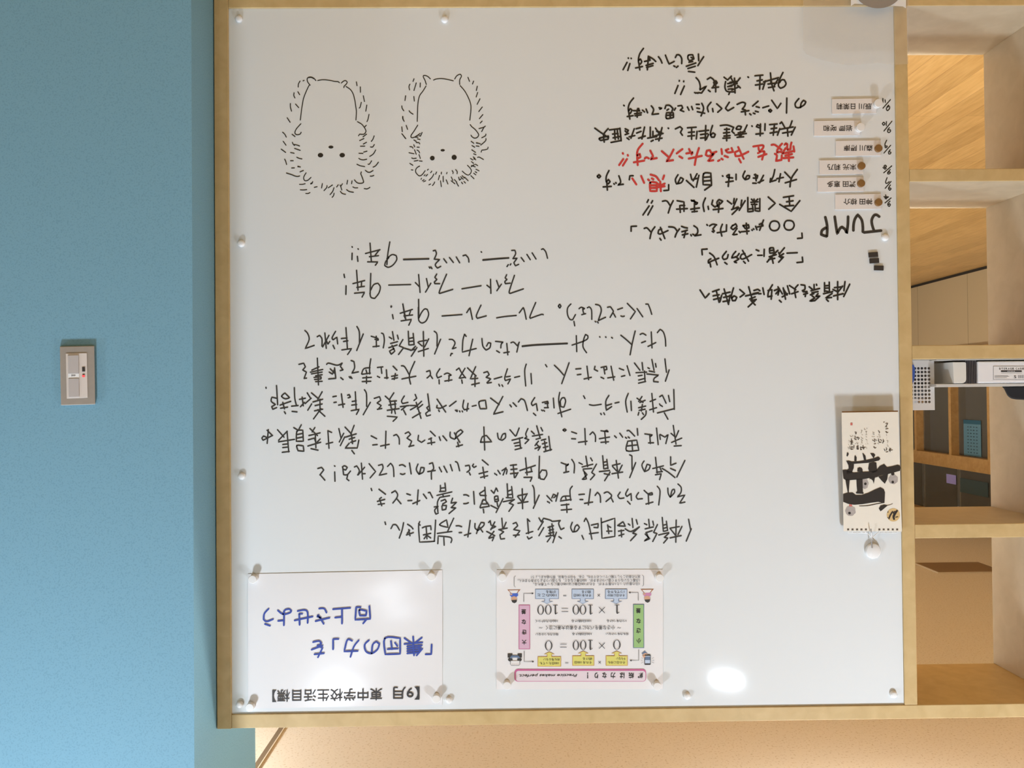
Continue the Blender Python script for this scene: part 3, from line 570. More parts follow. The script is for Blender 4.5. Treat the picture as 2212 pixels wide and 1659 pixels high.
for y in (9.1, 10.35, 11.6, 12.85):
    b.box((XL, y - 0.004, 0.036), (XL + 0.002, y + 0.004, 0.94))
struct('trim_1', b, M['seam'])
mull = [6.55, 7.4, 8.2, 9.0, 9.86, 10.72, 11.62, 12.5, 13.35]
b = MB()
b.box((XL - 0.1, WY0, 0.95), (XL + 0.05, WY1, 1.0))
b.box((XL - 0.1, WY0, 2.33), (XL + 0.05, WY1, 2.50))
b.box((XL - 0.1, WY0, 3.12), (XL + 0.05, WY1, 3.17))
struct('trim_2', b, M['frame'])
for i, y in enumerate(mull[:-1]):
    b = MB()
    for (z0, z1) in ((1.0, 2.33),):
        b.box((XL - 0.09, y - 0.03, z0), (XL + 0.05, y + 0.03, z1))
    fr = struct('window_%d' % (i + 1), b, M['frame'])
    g = MB()
    g.box((XL - 0.052, y + 0.032, 1.002), (XL - 0.048, mull[i + 1] - 0.032, 2.328))
    g.box((XL - 0.052, y + 0.032, 2.502), (XL - 0.048, mull[i + 1] - 0.032, 3.118))
    g.build('window_pane', M['glass'], fr)
b = MB()
for z in (0.6, 1.75, 2.95):
    b.box((XR, GY0, z), (XR + 0.09, GY1, z + 0.05))
for k in range(7):
    y = GY0 + (GY1 - GY0 - 0.05) * k / 6
    b.box((XR + 0.01, y, 0.65), (XR + 0.08, y + 0.05, 2.95))
struct('window_9', b, M['frame'])  # unseen window frame added around the opening that lets sky light in
M['dark'] = mat('unlit_room', (0.62, 0.58, 0.50, 1), 0.9)
b = MB()
b.box((XL - 0.9, WY0 - 0.1, 0), (XL - 0.85, WY1 + 0.1, CEIL)); b.box((XL - 0.85, WY0 - 0.1, 0), (XL - 0.1, WY0, CEIL)); b.box((XL - 0.85, WY1, 0), (XL - 0.1, WY1 + 0.1, CEIL))
struct('wall_beyond', b, M['dark'])

# ceiling joint strip above the partition
sx = -(-1.143)
M['strip'] = mat('brown_ceiling_joint', (0.22, 0.175, 0.12, 1), 0.6)
M['stripl'] = mat('pale_ceiling_edge', (0.80, 0.74, 0.62, 1), 0.5)
b = MB()
b.box((sx - 0.013, 2.1, CEIL - 0.004), (sx + 0.013, 9, CEIL + 0.001), 0)
b.box((sx - 0.018, 2.1, CEIL - 0.006), (sx - 0.013, 9, CEIL + 0.001), 1)
struct('trim_3', b, [M['strip'], M['stripl']])

# ceiling grille far down the corridor
gr = empty('ceiling_vent', (-4.38, 7.97, CEIL), 'brown rectangular vent in the ceiling seen through the uppermost shelf opening', 'vent')
M['vent'] = mat('vent_brown', (0.30, 0.20, 0.11, 1), 0.6)
b = MB(); b.box((-4.70, 7.74, CEIL - 0.006), (-4.06, 8.20, CEIL - 0.0005)); b.build('vent_panel', M['vent'], gr)
b = MB()
for (a, c) in (((-4.71, 7.73), (-4.05, 7.745)), ((-4.71, 8.195), (-4.05, 8.21)), ((-4.71, 7.745), (-4.695, 8.195)), ((-4.065, 7.745), (-4.05, 8.195))):
    b.box((a[0], a[1], CEIL - 0.009), (c[0], c[1], CEIL - 0.0005))
b.build('vent_frame', M['stripl'], gr)

# ceiling lamps (fittings of the lamps set at the top)
M['diff'] = mat('lamp_diffuser', (0.9, 0.9, 0.88, 1), 0.5, emit=(1, 0.95, 0.88, 1), es=6.0)
M['rim'] = mat('lamp_rim', (0.85, 0.85, 0.84, 1), 0.4)
lamp_where = ['over the room nearest the shelves', 'over the room nearest the blue wall', 'in the second row of the room, shelf side', 'in the second row of the room, blue wall side',
              'in the front row, far out past the shelves', 'in the front row, close to the side wall', 'in the rear row, shelf side', 'in the rear row, blue wall side',
              'added unseen in the corridor behind the whiteboard', 'added unseen in the corridor behind the shelves', 'added unseen in the corridor facing the first window panes', 'added unseen furthest down the corridor']
for (x, y, w, sz), where in zip(LAMPS, lamp_where):
    q = sz / 0.25
    e = empty('ceiling_lamp', (x, y, CEIL), 'round white ceiling lamp ' + where, 'lamp', 'round ceiling lamps')
    b = MB(); b.lathe([(0.15 * q, 0.0005), (0.15 * q, 0.035), (0.135 * q, 0.045), (0.125 * q, 0.045), (0.125 * q, 0.0005)], 40, 0, (x, y, CEIL), 'z')
    b.build('lamp_rim', M['rim'], e, smooth=True)
    b = MB(); b.lathe([(0.123 * q, 0.030), (0.123 * q, 0.046), (0.02, 0.047)], 40, 0, (x, y, CEIL), 'z')
    b.build('lamp_diffuser', M['diff'], e, smooth=True)

# stems and bowls of the added corridor uplights, out of view
for (x, y, w), where in zip(ADDED_BOWLS, ('behind the blue wall', 'further along the corridor', 'behind the outer shelves', 'close behind the inner shelves')):
    e = empty('added_bowl', (x, y, CEIL), 'unseen white bowl lamp added under the corridor ceiling ' + where, 'lamp', 'added corridor bowl lamps')
    b = MB(); b.lathe([(0.06, 0.0005), (0.06, 0.02), (0.012, 0.03), (0.006, 0.035), (0.006, 0.46)], 24, 0, (x, y, CEIL), 'z'); b.build('stem', M['rim'], e, smooth=True)
    b = MB(); b.lathe([(0.01, 0.46), (0.14, 0.455), (0.19, 0.40), (0.185, 0.40), (0.137, 0.449), (0.01, 0.452)][::-1], 36, 0, (x, y, CEIL), 'z'); b.build('bowl', M['rim'], e, smooth=True)

# ================================================================ shelving partition
sp = empty('shelving_partition', W(0.2, 0, 0.13) * 1.0, 'light wooden open shelving partition framing the whiteboard and standing against the blue wall', 'shelf')
sp.location.z = 0
FD, DEP = -0.004, 0.262      # front edge, depth
ZB = -EYE + TV               # v of the floor


M['lamin'] = wood('beige_board', (0.47, 0.385, 0.265, 1), (0.53, 0.44, 0.31, 1), (5, 5, 5), 0.45)


def vbox(u0, u1, v0, v1, d0, d1):
    b = MB(); b.box(W(u0, v0, d0), W(u1, v1, d1)); return b


def wpart(name, u0, u1, v0, v1, d0=FD, d1=DEP, bev=0.0012):
    mb = vbox(u0, u1, v0, v1, d0, d1)
    if name in ('shelf', 'divider'):
        mb.m = [1, 1, 0, 1, 1, 1]          # wooden edge band in front, beige boards behind it
    return mb.build(name, [M['wood'], M['lamin']], sp, bevel=bev)


wpart('post', -0.7508, -0.7203, ZB, 0.7860)
wpart('post', 0.7203, 0.7478, ZB, 0.7553)
wpart('top_rail', -0.7201, 1.56, 0.7558, 0.7850)
wpart('bottom_rail', -0.7201, 0.7201, -0.80, -0.7558)
wpart('back_panel', -0.7201, 0.7201, -0.7556, 0.7556, 0.03, DEP - 0.01)
wpart('base_panel', -0.7201, 0.7201, ZB, -0.8002, 0.0, DEP - 0.01)
wpart('divider', 1.0700, 1.0980, ZB, 0.7556)
wpart('post', 1.53, 1.56, ZB, 0.7556)
SHV = [(-0.786, -0.7558), (-0.3998, -0.3726), (-0.0175, 0.0125), (0.3685, 0.3985)]
for (v0, v1) in SHV:
    wpart('shelf', 0.7480, 1.0698, v0, v1)
    wpart('shelf', 1.0982, 1.5298, v0, v1)

# ================================================================ strokes and lettering


def catmull(pts):
    """smooth a pen line, keeping its sharp corners"""
    if len(pts) < 3:
        return pts
    n = len(pts)
    closed = (Vector(pts[0]) - Vector(pts[-1])).length < 1e-6
    corner = [False] * n
    for i in range(1, n - 1):
        a = (Vector(pts[i]) - Vector(pts[i - 1])); c = (Vector(pts[i + 1]) - Vector(pts[i]))
        if a.length < 1e-9 or c.length < 1e-9 or a.angle(c) > math.radians(62):
            corner[i] = True
    out = [pts[0]]
    for i in range(n - 1):
        p1, p2 = Vector(pts[i]), Vector(pts[i + 1])
        p0 = Vector(pts[i - 1]) if i > 0 and not corner[i] else (Vector(pts[-2]) if i == 0 and closed else p1)
        p3 = Vector(pts[i + 2]) if i + 2 < n and not corner[i + 1] else (Vector(pts[1]) if i == n - 2 and closed else p2)
        k = 4
        for j in range(1, k + 1):
            t = j / k
            q = 0.5 * ((2 * p1) + (p2 - p0) * t + (2 * p0 - 5 * p1 + 4 * p2 - p3) * t * t + (3 * p1 - p0 - 3 * p2 + p3) * t ** 3)
            out.append((q.x, q.y))
    return out


def ribbon(mb, uv, width, d, mi=0, taper=0.0):
    """flat pen stroke with round ends lying on the plane at distance d"""
    h = width / 2
    pts = [uv[0]]
    for p in uv[1:]:
        if (Vector(p) - Vector(pts[-1])).length > 1e-5:
            pts.append(p)
    if len(pts) == 1:
        mb.poly([W(pts[0][0] + h * math.cos(2 * math.pi * k / 12), pts[0][1] + h * math.sin(2 * math.pi * k / 12), d) for k in range(12)], mi)
        return
    n = len(pts)
    L, Rr, tang = [], [], []
    for i in range(n):
        a = Vector(pts[max(i - 1, 0)]); c = Vector(pts[min(i + 1, n - 1)])
        t = (c - a)
        t = t.normalized() if t.length > 1e-9 else Vector((1, 0))
        tang.append(t)
        hh = h * (1 - taper * (i / (n - 1)) ** 3)
        nn = Vector((-t.y, t.x)) * hh
        L.append(Vector(pts[i]) + nn); Rr.append(Vector(pts[i]) - nn)
    for i in range(n - 1):
        mb.poly([W(L[i].x, L[i].y, d), W(L[i + 1].x, L[i + 1].y, d), W(Rr[i + 1].x, Rr[i + 1].y, d), W(Rr[i].x, Rr[i].y, d)], mi)
    for end, sgn in ((0, -1), (n - 1, 1)):
        t = tang[end]; base = math.atan2(t.y, t.x) + (math.pi if sgn < 0 else 0)
        hh = h * (1 - (taper if end else 0))
        mb.poly([W(pts[end][0] + hh * math.cos(base + g), pts[end][1] + hh * math.sin(base + g), d)
                 for g in [math.radians(x) for x in (-90, -60, -30, 0, 30, 60, 90)]], mi)


def parse(s):
    for st in s.replace('\n', '').split(';'):
        st = st.strip()
        if st:
            yield [tuple(float(q) for q in c.split(',')) for c in st.split()]


def draw(mb, data, d, mi=0, taper=0.0, wmul=1.0):
    k = 0
    for (x0, y0, s, w, txt) in data:
        for line in parse(txt):
            line = catmull(line)
            k += 1
            dk = d - (k % 20) * 1.5e-5        # later ink lies over earlier ink
            ribbon(mb, [UV(x0 + x / s, y0 + y / s, d) for x, y in line], w * 0.001 * wmul, dk, mi, taper)


def blot(mb, cx, cy, rx, ry, d, mi=0, n=20):
    mb.poly([P(cx + rx * math.cos(2 * math.pi * k / n), cy + ry * math.sin(2 * math.pi * k / n), d) for k in range(n)], mi)


GL = {}


def glyphs(s, bold=0.0, shear=0.0):
    key = (s, bold, shear)
    if key not in GL:
        c = bpy.data.curves.new('text', 'FONT'); c.body = s; c.offset = bold; c.resolution_u = 3; c.shear = shear
        o = bpy.data.objects.new('text', c); COL.objects.link(o)
        dg = bpy.context.evaluated_depsgraph_get(); dg.update()
        ev = o.evaluated_get(dg); me = ev.to_mesh()
        vs = [(v.co.x, v.co.y) for v in me.vertices]; fs = [tuple(p.vertices) for p in me.polygons]
        ev.to_mesh_clear()
        bpy.data.objects.remove(o); bpy.data.curves.remove(c)
        xs = [v[0] for v in vs]; ys = [v[1] for v in vs]
        x0, x1, y0, y1 = min(xs), max(xs), min(ys), max(ys)
        GL[key] = ([((x - x0) / max(x1 - x0, 1e-6), (y - y0) / max(y1 - y0, 1e-6)) for x, y in vs], fs)
    return GL[key]


def text(mb, s, xa, xb, ya, yb, d, mi=0, bold=0.0, shear=0.0, flip=True, dy=0.0):
    """lettering filling the given box; flip: it reads upside down in the picture, upright in the room. dy: drop of the line's far end"""
    vs, fs = glyphs(s, bold, shear)
    c = (P(xa, ya, d), P(xb, ya + dy, d), P(xb, yb + dy, d), P(xa, yb, d))
    out = []
    for x, y in vs:
        if flip:
            s_, t = 1 - x, y
        else:
            s_, t = x, 1 - y
        out.append(c[0] * (1 - s_) * (1 - t) + c[1] * s_ * (1 - t) + c[2] * s_ * t + c[3] * (1 - s_) * t)
    mb.add(out, fs, mi)


def quad(mb, xa, xb, ya, yb, d, mi=0):
    mb.poly([P(xa, ya, d), P(xb, ya, d), P(xb, yb, d), P(xa, yb, d)], mi)


# ================================================================ whiteboard
wb = empty('whiteboard', W(0, 0, 0), 'large white board covered in black handwriting, set in the light wooden frame', 'whiteboard')
vbox(-0.7201, 0.7201, -0.7556, 0.7556, 0.0, 0.028).build('writing_panel', M['board'], wb)
caps = [(516.6, 41.5), (960.5, 42.5), (1466, 39.5), (521.5, 526), (1911.3, 513), (522.8, 1028), (518.5, 1521), (970, 1511), (1484, 1502.5), (1929, 1499)]
for (x, y) in caps:
    p = P(x, y, 0)
    b = MB(); b.lathe([(0.0078, 0.0002), (0.0078, 0.003), (0.0070, 0.0052), (0.0050, 0.0066), (0.0022, 0.0072)], 24, 0, p)
    b.build('screw_cap', M['capw'], wb, smooth=True)
DI = -0.0003
b = MB(); draw(b, INK_LEFT, DI, wmul=0.92); b.build('handwritten_message', M['inkl'], wb)['label'] = 'thin black handwritten message across the middle'
b = MB(); draw(b, INK_RIGHT, DI, wmul=0.88); b.build('handwritten_message', M['ink'], wb)['label'] = 'bold black handwritten message beside the name tags'
b = MB(); draw(b, INK_RED, DI); b.build('handwritten_message', M['red'], wb)['label'] = 'red handwritten words'
for reg, a, c in ((0, 0, 5), (0, 5, 9), (0, 9, 12), (1, 0, 5), (1, 5, 8), (1, 8, 13)):
    x0, y0, s, w, txt = DATES[reg]
    b = MB(); draw(b, [(x0, y0, s, w, ';'.join(txt.replace('\n', '').split(';')[a:c]))], DI); b.build('handwritten_date', M['ink'], wb)
b = MB(); draw(b, JUMP, DI); b.build('handwritten_heading', M['jump'], wb)
for data, dots, lab in ((BEAR_A, BEAR_A_DOTS, 'spiky haired animal drawn nearest the blue wall'), (BEAR_B, BEAR_B_DOTS, 'spiky haired animal drawn nearer the red words')):
    b = MB(); draw(b, data, DI)
    an = b.build('animal_drawing', M['ink'], wb); an['label'] = lab
    for (x0, y0, s, L) in dots:
        for (x, y, rx, ry), nm in zip(L, ('drawn_eye', 'drawn_eye', 'drawn_nose')):
            b = MB(); blot(b, x0 + x / s, y0 + y / s, rx / s, ry / s, DI)
            e = b.build(nm, M['ink']); e.parent = an

# ================================================================ name tags and their magnets
TAGS = [
    ('辰川 日茉莉', (1797, 1893, 213.5, 246.5), (1807, 1883, 223, 236.5), (1892.8, 226.6), 'w', '9/11'),
    ('岩岡 咲和', (1758.5, 1858, 261, 294), (1779, 1841.5, 270.5, 283.5), (1854.8, 278), 'w', '9/10'),
    ('森川 陽南', (1805, 1903, 304, 337.5), (1822.7, 1885.3, 313, 326.5), (1896.4, 321.5), 'b', '9/9'),
    ('末光 莉乃', (1770, 1864, 346, 377.5), (1787.5, 1850, 354.5, 367.5), (1859.8, 359.4), 'b', '9/8'),
    ('濵田 恵多', (1766, 1866, 383.5, 415), (1786.6, 1848.5, 391, 404.5), (1859, 397), 'b', '9/7'),
    ('神田 椋介', (1804, 1903.5, 420, 453), (1822, 1885, 429, 442.5), (1896.4, 438), 'b', '9/4'),
]
for name, (xa, xb, ya, yb), (ta, tb, sa, sb), (mx, my), mk, date in TAGS:
    e = empty('name_tag', P((xa + xb) / 2, (ya + yb) / 2, -0.001), 'small white printed name tag on the whiteboard beside the date ' + date, 'name tag', 'name tags on the whiteboard')
    b = MB(); b.prism([P(xa, ya, -0.0026), P(xb, ya - 1.5, -0.0026), P(xb, yb - 1.5, -0.0026), P(xa, yb, -0.0026)],
                      [P(xa, ya, -0.0005), P(xb, ya - 1.5, -0.0005), P(xb, yb - 1.5, -0.0005), P(xa, yb, -0.0005)])
    b.build('tag_card', M['tagw'], e, bevel=0.0005)
    b = MB(); text(b, name, ta, tb, sa, sb, -0.0029, bold=0.014); b.build('printed_name', M['print'], e)
    p = P(mx, my, -0.0026)
    b = MB()
    if mk == 'w':
        b.lathe([(0.0082, 0.0001), (0.0085, 0.0015), (0.0085, 0.0085), (0.0092, 0.0095), (0.0092, 0.0115), (0.0086, 0.0122), (0.002, 0.0125)], 32, 0, p)
        o = b.build('round_magnet', M['white'], smooth=True)
        tag(o, 'white button magnet holding the name tag beside the date ' + date, 'magnet', 'round magnets on the name tags')
    else:
        b.lathe([(0.0080, 0.0001), (0.0080, 0.0050), (0.0074, 0.0058), (0.002, 0.0060)], 32, 0, p)
        o = b.build('round_magnet', M['brown'], smooth=True)
        tag(o, 'brown round magnet holding the name tag beside the date ' + date, 'magnet', 'round magnets on the name tags')
for (x, y, r, lab) in ((1885.6, 550.4, 4, 'black rectangular magnet nearest the large capital letters'), (1887.8, 563.6, 3.5, 'middle one of the three black rectangular magnets'), (1897.6, 579.2, -2, 'black rectangular magnet set apart and shifted towards the frame')):
    u, v = UV(x, y)
    c, s = math.cos(math.radians(-r)), math.sin(math.radians(-r))
    q = [(u + c * a - s * q_, v + s * a + c * q_) for a, q_ in ((-0.0101, -0.0052), (0.0101, -0.0052), (0.0101, 0.0052), (-0.0101, 0.0052))]
    b = MB(); b.prism([W(a, d_, -0.003) for a, d_ in q], [W(a, d_, -0.0002) for a, d_ in q])
    tag(b.build('bar_magnet', M['black'], bevel=0.0003), lab, 'magnet', 'small black bar magnets')

# ================================================================ notices
M['papergloss'] = mat('glossy_film_over_paper', (0.82, 0.81, 0.81, 1), 0.18, coat=0.5)


def sheet(xa, xb, ya, yb, d, wave=0.0012, nx=24, ny=18, skew=0.0):
    """thin sheet, slightly buckled, thickness 0.4 mm"""
    fr, bk = [], []
    for j in range(ny + 1):
        for i in range(nx + 1):
            s, t = i / nx, j / ny
            w = wave * (math.sin(3.1 * s + 1.0) * math.sin(2.3 * t + 0.4) * 0.6 + 0.4 * math.sin(7 * t + 2 * s))
            x = xa + (xb - xa) * s; y = ya + (yb - ya) * t + skew * s
            fr.append(P(x, y, d - abs(w))); bk.append(P(x, y, d - abs(w) + 0.0004))
    n = nx + 1
    fs = []
    for j in range(ny):
        for i in range(nx):
            a = j * n + i
            fs.append((a, a + 1, a + n + 1, a + n)); o = len(fr)
            fs.append((o + a, o + a + n, o + a + n + 1, o + a + 1))
    o = len(fr)
    for j in range(ny):
        a, c = j * n, (j + 1) * n
        fs.append((a, c, o + c, o + a)); a, c = j * n + nx, (j + 1) * n + nx
        fs.append((a, o + a, o + c, c))
    for i in range(nx):
        fs.append((i, o + i, o + i + 1, i + 1)); a = ny * n + i
        fs.append((a, a + 1, o + a + 1, o + a))
    m = MB(); m.add(fr + bk, fs)
    return m


# goal notice (large sheet by the blue wall)
g = empty('goal_notice', P(745, 1380, -0.001), 'large laminated sheet with blue marker writing pinned in the upper corner beside the blue wall', 'notice')
sheet(535.5, 955.5, 1240, 1531, -0.0008, 0.0010, skew=-8.5).build('paper_sheet', M['papergloss'], g, smooth=True)
x0, y0, s, w, txt = BLUE[0]
txt = txt.replace('\n', ''); cut = txt.index('1963,1001')
for q in (txt[:cut], txt[cut:]):
    b = MB(); draw(b, [(x0, y0, s, w, q)], -0.0024); b.build('handwritten_line', M['bluei'], g)['label'] = 'blue marker handwriting'
b = MB()
text(b, '【9月', 849, 906, 1483.5, 1511.5, -0.0024, bold=0.010, dy=0)
b.build('printed_heading', M['print'], g); b = MB()
text(b, '東中学校生活目標】', 588, 826, 1490.5, 1517, -0.0024, bold=0.008, dy=-4)
b.build('printed_heading', M['print'], g)

# poster
M['pk'] = mat('pink_print', (0.68, 0.44, 0.56, 1), 0.4); M['pkd'] = mat('magenta_print', (0.58, 0.13, 0.30, 1), 0.4); M['pkl'] = mat('pale_pink_print', (0.76, 0.66, 0.69, 1), 0.4)
M['gn'] = mat('green_print', (0.33, 0.53, 0.20, 1), 0.4); M['ye'] = mat('yellow_print', (0.72, 0.67, 0.17, 1), 0.4); M['or'] = mat('orange_print', (0.62, 0.33, 0.10, 1), 0.4)
M['bl'] = mat('pale_blue_print', (0.53, 0.62, 0.75, 1), 0.4); M['bld'] = mat('slate_print', (0.13, 0.19, 0.30, 1), 0.4); M['skin'] = mat('skin_print', (0.66, 0.38, 0.24, 1), 0.4)
M['royal'] = mat('royal_blue_print', (0.07, 0.14, 0.55, 1), 0.4); M['desk'] = mat('desk_brown_print', (0.42, 0.16, 0.07, 1), 0.4); M['rose'] = mat('rose_print', (0.60, 0.25, 0.42, 1), 0.4)
M['wh'] = mat('white_print', (0.8, 0.78, 0.75, 1), 0.4); M['dk'] = mat('charcoal_print', (0.05, 0.045, 0.04, 1), 0.4)
po = empty('poster', P(1252, 1360, -0.001), 'colourful printed poster of two sums, pinned at the top middle of the whiteboard', 'poster')
sheet(1072.5, 1432, 1231, 1489.5, -0.0008, 0.0005, skew=-1).build('paper_sheet', mat('poster_paper', (0.81, 0.785, 0.77, 1), 0.45), po, smooth=True)
D0 = -0.00165


def ra(x, y): return (1060 + x / 5.672, 1215 + y / 5.672)
def rb(x, y): return (1060 + x / 5.672, 1350 + y / 5.672)


GM = [M['pk'], M['pkd'], M['pkl'], M['gn'], M['ye'], M['or'], M['bl'], M['bld'], M['skin'], M['royal'], M['desk'], M['rose'], M['wh'], M['dk'], M['print']]
pk, pkd, pkl, gn, ye, orr, bl, bld, skin, royal, desk, rose, wh, dk, bk = range(15)
g = MB(); t = MB()


def gpoly(f, pts, mi, d=D0): g.poly([P(*f(x, y), d) for x, y in pts], mi)
def grect(f, x0, x1, y0, y1, mi, d=D0): gpoly(f, [(x0, y0), (x1, y0), (x1, y1), (x0, y1)], mi, d)
def gline(f, pts, w, mi, d=D0 - 0.0003): ribbon(g, [UV(*f(x, y), d) for x, y in pts], w * 0.001, d, mi)
def gblot(f, x, y, rx, ry, mi, d=D0): blot(g, *f(x, y), rx / 5.672, ry / 5.672, d, mi)
def tx(f, s, x0, x1, y0, y1, bold=0.004, shear=0.0, dy=0.0):
    a = f(x0, y0); c = f(x1, y1); text(t, s, a[0], c[0], a[1], c[1], D0 - 0.0006, 0, bold, shear, True, dy)


def rrect(x0, x1, y0, y1, r):
    out = []
    for cx, cy, a0 in ((x1 - r, y1 - r, 0), (x0 + r, y1 - r, 90), (x0 + r, y0 + r, 180), (x1 - r, y0 + r, 270)):
        out += [(cx + r * math.cos(math.radians(a0 + k)), cy + r * math.sin(math.radians(a0 + k))) for k in (0, 30, 60, 90)]
    return out


# title bar
gpoly(rb, rrect(292, 1904, 540, 694, 40), pkd); gpoly(rb, rrect(308, 1896, 562, 688, 32), pkl, D0 - 0.0002)
for ch, x0, x1 in (('継', 1800, 1866), ('続', 1690, 1755), ('は', 1580, 1640), ('力', 1470, 1530), ('な', 1365, 1420), ('り', 1272, 1316), ('！', 1181, 1195)):
    tx(rb, ch, x0, x1, 582, 655, 0.03)
tx(rb, 'Practice makes perfect.', 345, 1060, 595, 642, 0.012, 0.25, dy=-1)
# yellow and blue call-outs
for x0, x1, l1, l2 in ((1410, 1678, 'その日に何も', 'やらない'), (1000, 1268, 'それを100日', '続ける'), (575, 862, '100日たっても', '何も残らない')):
    c = (x0 + x1) / 2; y0 = 376 if x0 > 900 else 386; y1 = y0 + 124
    for gr_, mi, dd in ((0, orr, D0), (7, ye, D0 - 0.0002)):
        gpoly(rb, [(x0 + gr_, y1 - gr_), (x1 - gr_, y1 - gr_), (x1 - gr_, y0 + gr_), (x0 + gr_, y0 + gr_)], mi, dd)
        gpoly(rb, [(c - 30 + gr_, y0 + 10), (c + 30 - gr_, y0 + 10), (c + 30 - gr_, y0 - 25 - gr_ / 2), (c + 68 - gr_ * 2.2, y0 - 25 - gr_ / 2), (c, y0 - 58 + gr_), (c - 68 + gr_ * 2.2, y0 - 25 - gr_ / 2), (c - 30 + gr_, y0 - 25 - gr_ / 2)], mi, dd - 0.0001)
    tx(rb, l1, x0 + 28, x1 - 30, y0 + 68, y0 + 100, 0.0); tx(rb, l2, c - 5 if len(l2) < 5 else x0 + 70, x1 - 15 if len(l2) > 4 else x1 - 25, y0 + 22, y0 + 54, 0.0)
for x0, x1, l1, l2 in ((1403, 1672, 'その日に何か', '1つでもやる'), (993, 1262, 'それを100日', '続ける'), (546, 834, '100のこと', 'が残る')):
    c = (x0 + x1) / 2; y0 = 324; y1 = 447
    for gr_, mi, dd in ((0, bld, D0), (6, bl, D0 - 0.0002)):
        gpoly(ra, [(x0 + gr_, y0 + gr_), (x1 - gr_, y0 + gr_), (x1 - gr_, y1 - gr_), (x0 + gr_, y1 - gr_)], mi, dd)
        gpoly(ra, [(c - 32 + gr_, y1 - 10), (c + 32 - gr_, y1 - 10), (c + 32 - gr_, y1 + 28 + gr_ / 2), (c + 75 - gr_ * 2.2, y1 + 28 + gr_ / 2), (c, y1 + 60 - gr_), (c - 75 + gr_ * 2.2, y1 + 28 + gr_ / 2), (c - 32 + gr_, y1 + 28 + gr_ / 2)], mi, dd - 0.0001)
    tx(ra, l1, x0 + 25, x1 - 30, y0 + 62, y0 + 96, 0.0); tx(ra, l2, c - 10 if len(l2) < 5 else x0 + 30, x1 - 35, y0 + 20, y0 + 54, 0.0)
for f, x, y, s in ((rb, 1335, 460, 'x'), (rb, 932, 466, '='), (ra, 1324, 404, 'x'), (ra, 908, 408, '=')):
    if s == 'x':
        gline(f, [(x - 13, y - 13), (x + 13, y + 13)], 0.9, bk); gline(f, [(x - 13, y + 13), (x + 13, y - 13)], 0.9, bk)
    else:
        gline(f, [(x - 18, y - 4), (x + 18, y - 4)], 0.7, bk); gline(f, [(x - 18, y + 5), (x + 18, y + 5)], 0.7, bk)


# big numerals
def num0(f, x, y, w, h):
    n = 28; o = []; i = []
    for k in range(n):
        a = 2 * math.pi * k / n
        o.append(P(*f(x + w * math.cos(a), y + h * math.sin(a)), D0 - 0.0006)); i.append(P(*f(x + (w - 13) * math.cos(a), y + (h - 5) * math.sin(a)), D0 - 0.0006))
    t.add(o + i, [(k, (k + 1) % n, n + (k + 1) % n, n + k) for k in range(n)])


def num1(f, x, y, h):
    for q in ([(x - 7, y - h), (x + 7, y - h), (x + 7, y + h), (x - 7, y + h - 6)], [(x - 30, y - h), (x + 30, y - h), (x + 30, y - h + 6), (x - 30, y - h + 6)], [(x, y + h), (x + 28, y + h - 16), (x + 28, y + h - 22), (x, y + h - 12)]):
        t.poly([P(*f(a, c), D0 - 0.0006) for a, c in q])


def numx(f, x, y):
    for s in (1, -1): ribbon(t, [UV(*f(x - 34, y - 34 * s), D0 - 0.0006), UV(*f(x + 34, y + 34 * s), D0 - 0.0006)], 0.0012, D0 - 0.0006)


def nume(f, x, y):
    for s in (-19, 19): ribbon(t, [UV(*f(x - 38, y + s), D0 - 0.0006), UV(*f(x + 38, y + s), D0 - 0.0006)], 0.0010, D0 - 0.0006)


num0(rb, 1546, 244, 45, 61); numx(rb, 1363, 255); num1(rb, 1220, 248, 60); num0(rb, 1133, 248, 38, 60); num0(rb, 1044, 250, 38, 60); nume(rb, 890, 255); num0(rb, 710, 254, 45, 62)
num1(ra, 1548, 575, 56); numx(ra, 1363, 585); num1(ra, 1222, 580, 60); num0(ra, 1130, 580, 40, 60); num0(ra, 1044, 580, 40, 60); nume(ra, 908, 585); num1(ra, 792, 580, 58); num0(ra, 705, 580, 40, 60); num0(ra, 612, 582, 40, 60)
for f, s, x0, x1, y0, y1 in ((rb, '何も力をつけない', 1410, 1690, 94, 126), (rb, '100日続ける', 998, 1236, 96, 128), (rb, '何の力もつかない', 548, 830, 98, 132),
                             (ra, '1つ力をつける', 1424, 1662, 700, 734), (ra, '100日続ける', 990, 1230, 702, 734), (ra, '100の力がつく', 548, 820, 702, 736)):
    tx(f, s, x0, x1, y0, y1, 0.012)
tx(rb, '小さな差をバカにする者は大差に泣く', 675, 1522, 8, 62, 0.004)
for x in (612, 1573): gline(rb, [(x - 20, 40), (x - 8, 32), (x + 6, 42), (x + 20, 34)], 0.8, bk)
tx(ra, '1日の差はたった1の差ですが、それが100日後には100の差になって表れる。', 520, 1826, 250, 288, 0.0, dy=-1)
tx(ra, '1の差くらいならすぐ追いつけますが、100の差となると、もう追いつきようがありません。', 328, 1826, 205, 246, 0.0, dy=-1)
tx(ra, '実力の差はこうして開いていくのですね。さあ、今日から毎日、取り組みましょう！', 494, 1832, 162, 198, 0.0, dy=-1)
gline(ra, [(305, 165), (286, 180), (286, 285), (302, 302)], 0.7, bk); gline(ra, [(1856, 155), (1874, 170), (1874, 278), (1858, 290)], 0.7, bk)
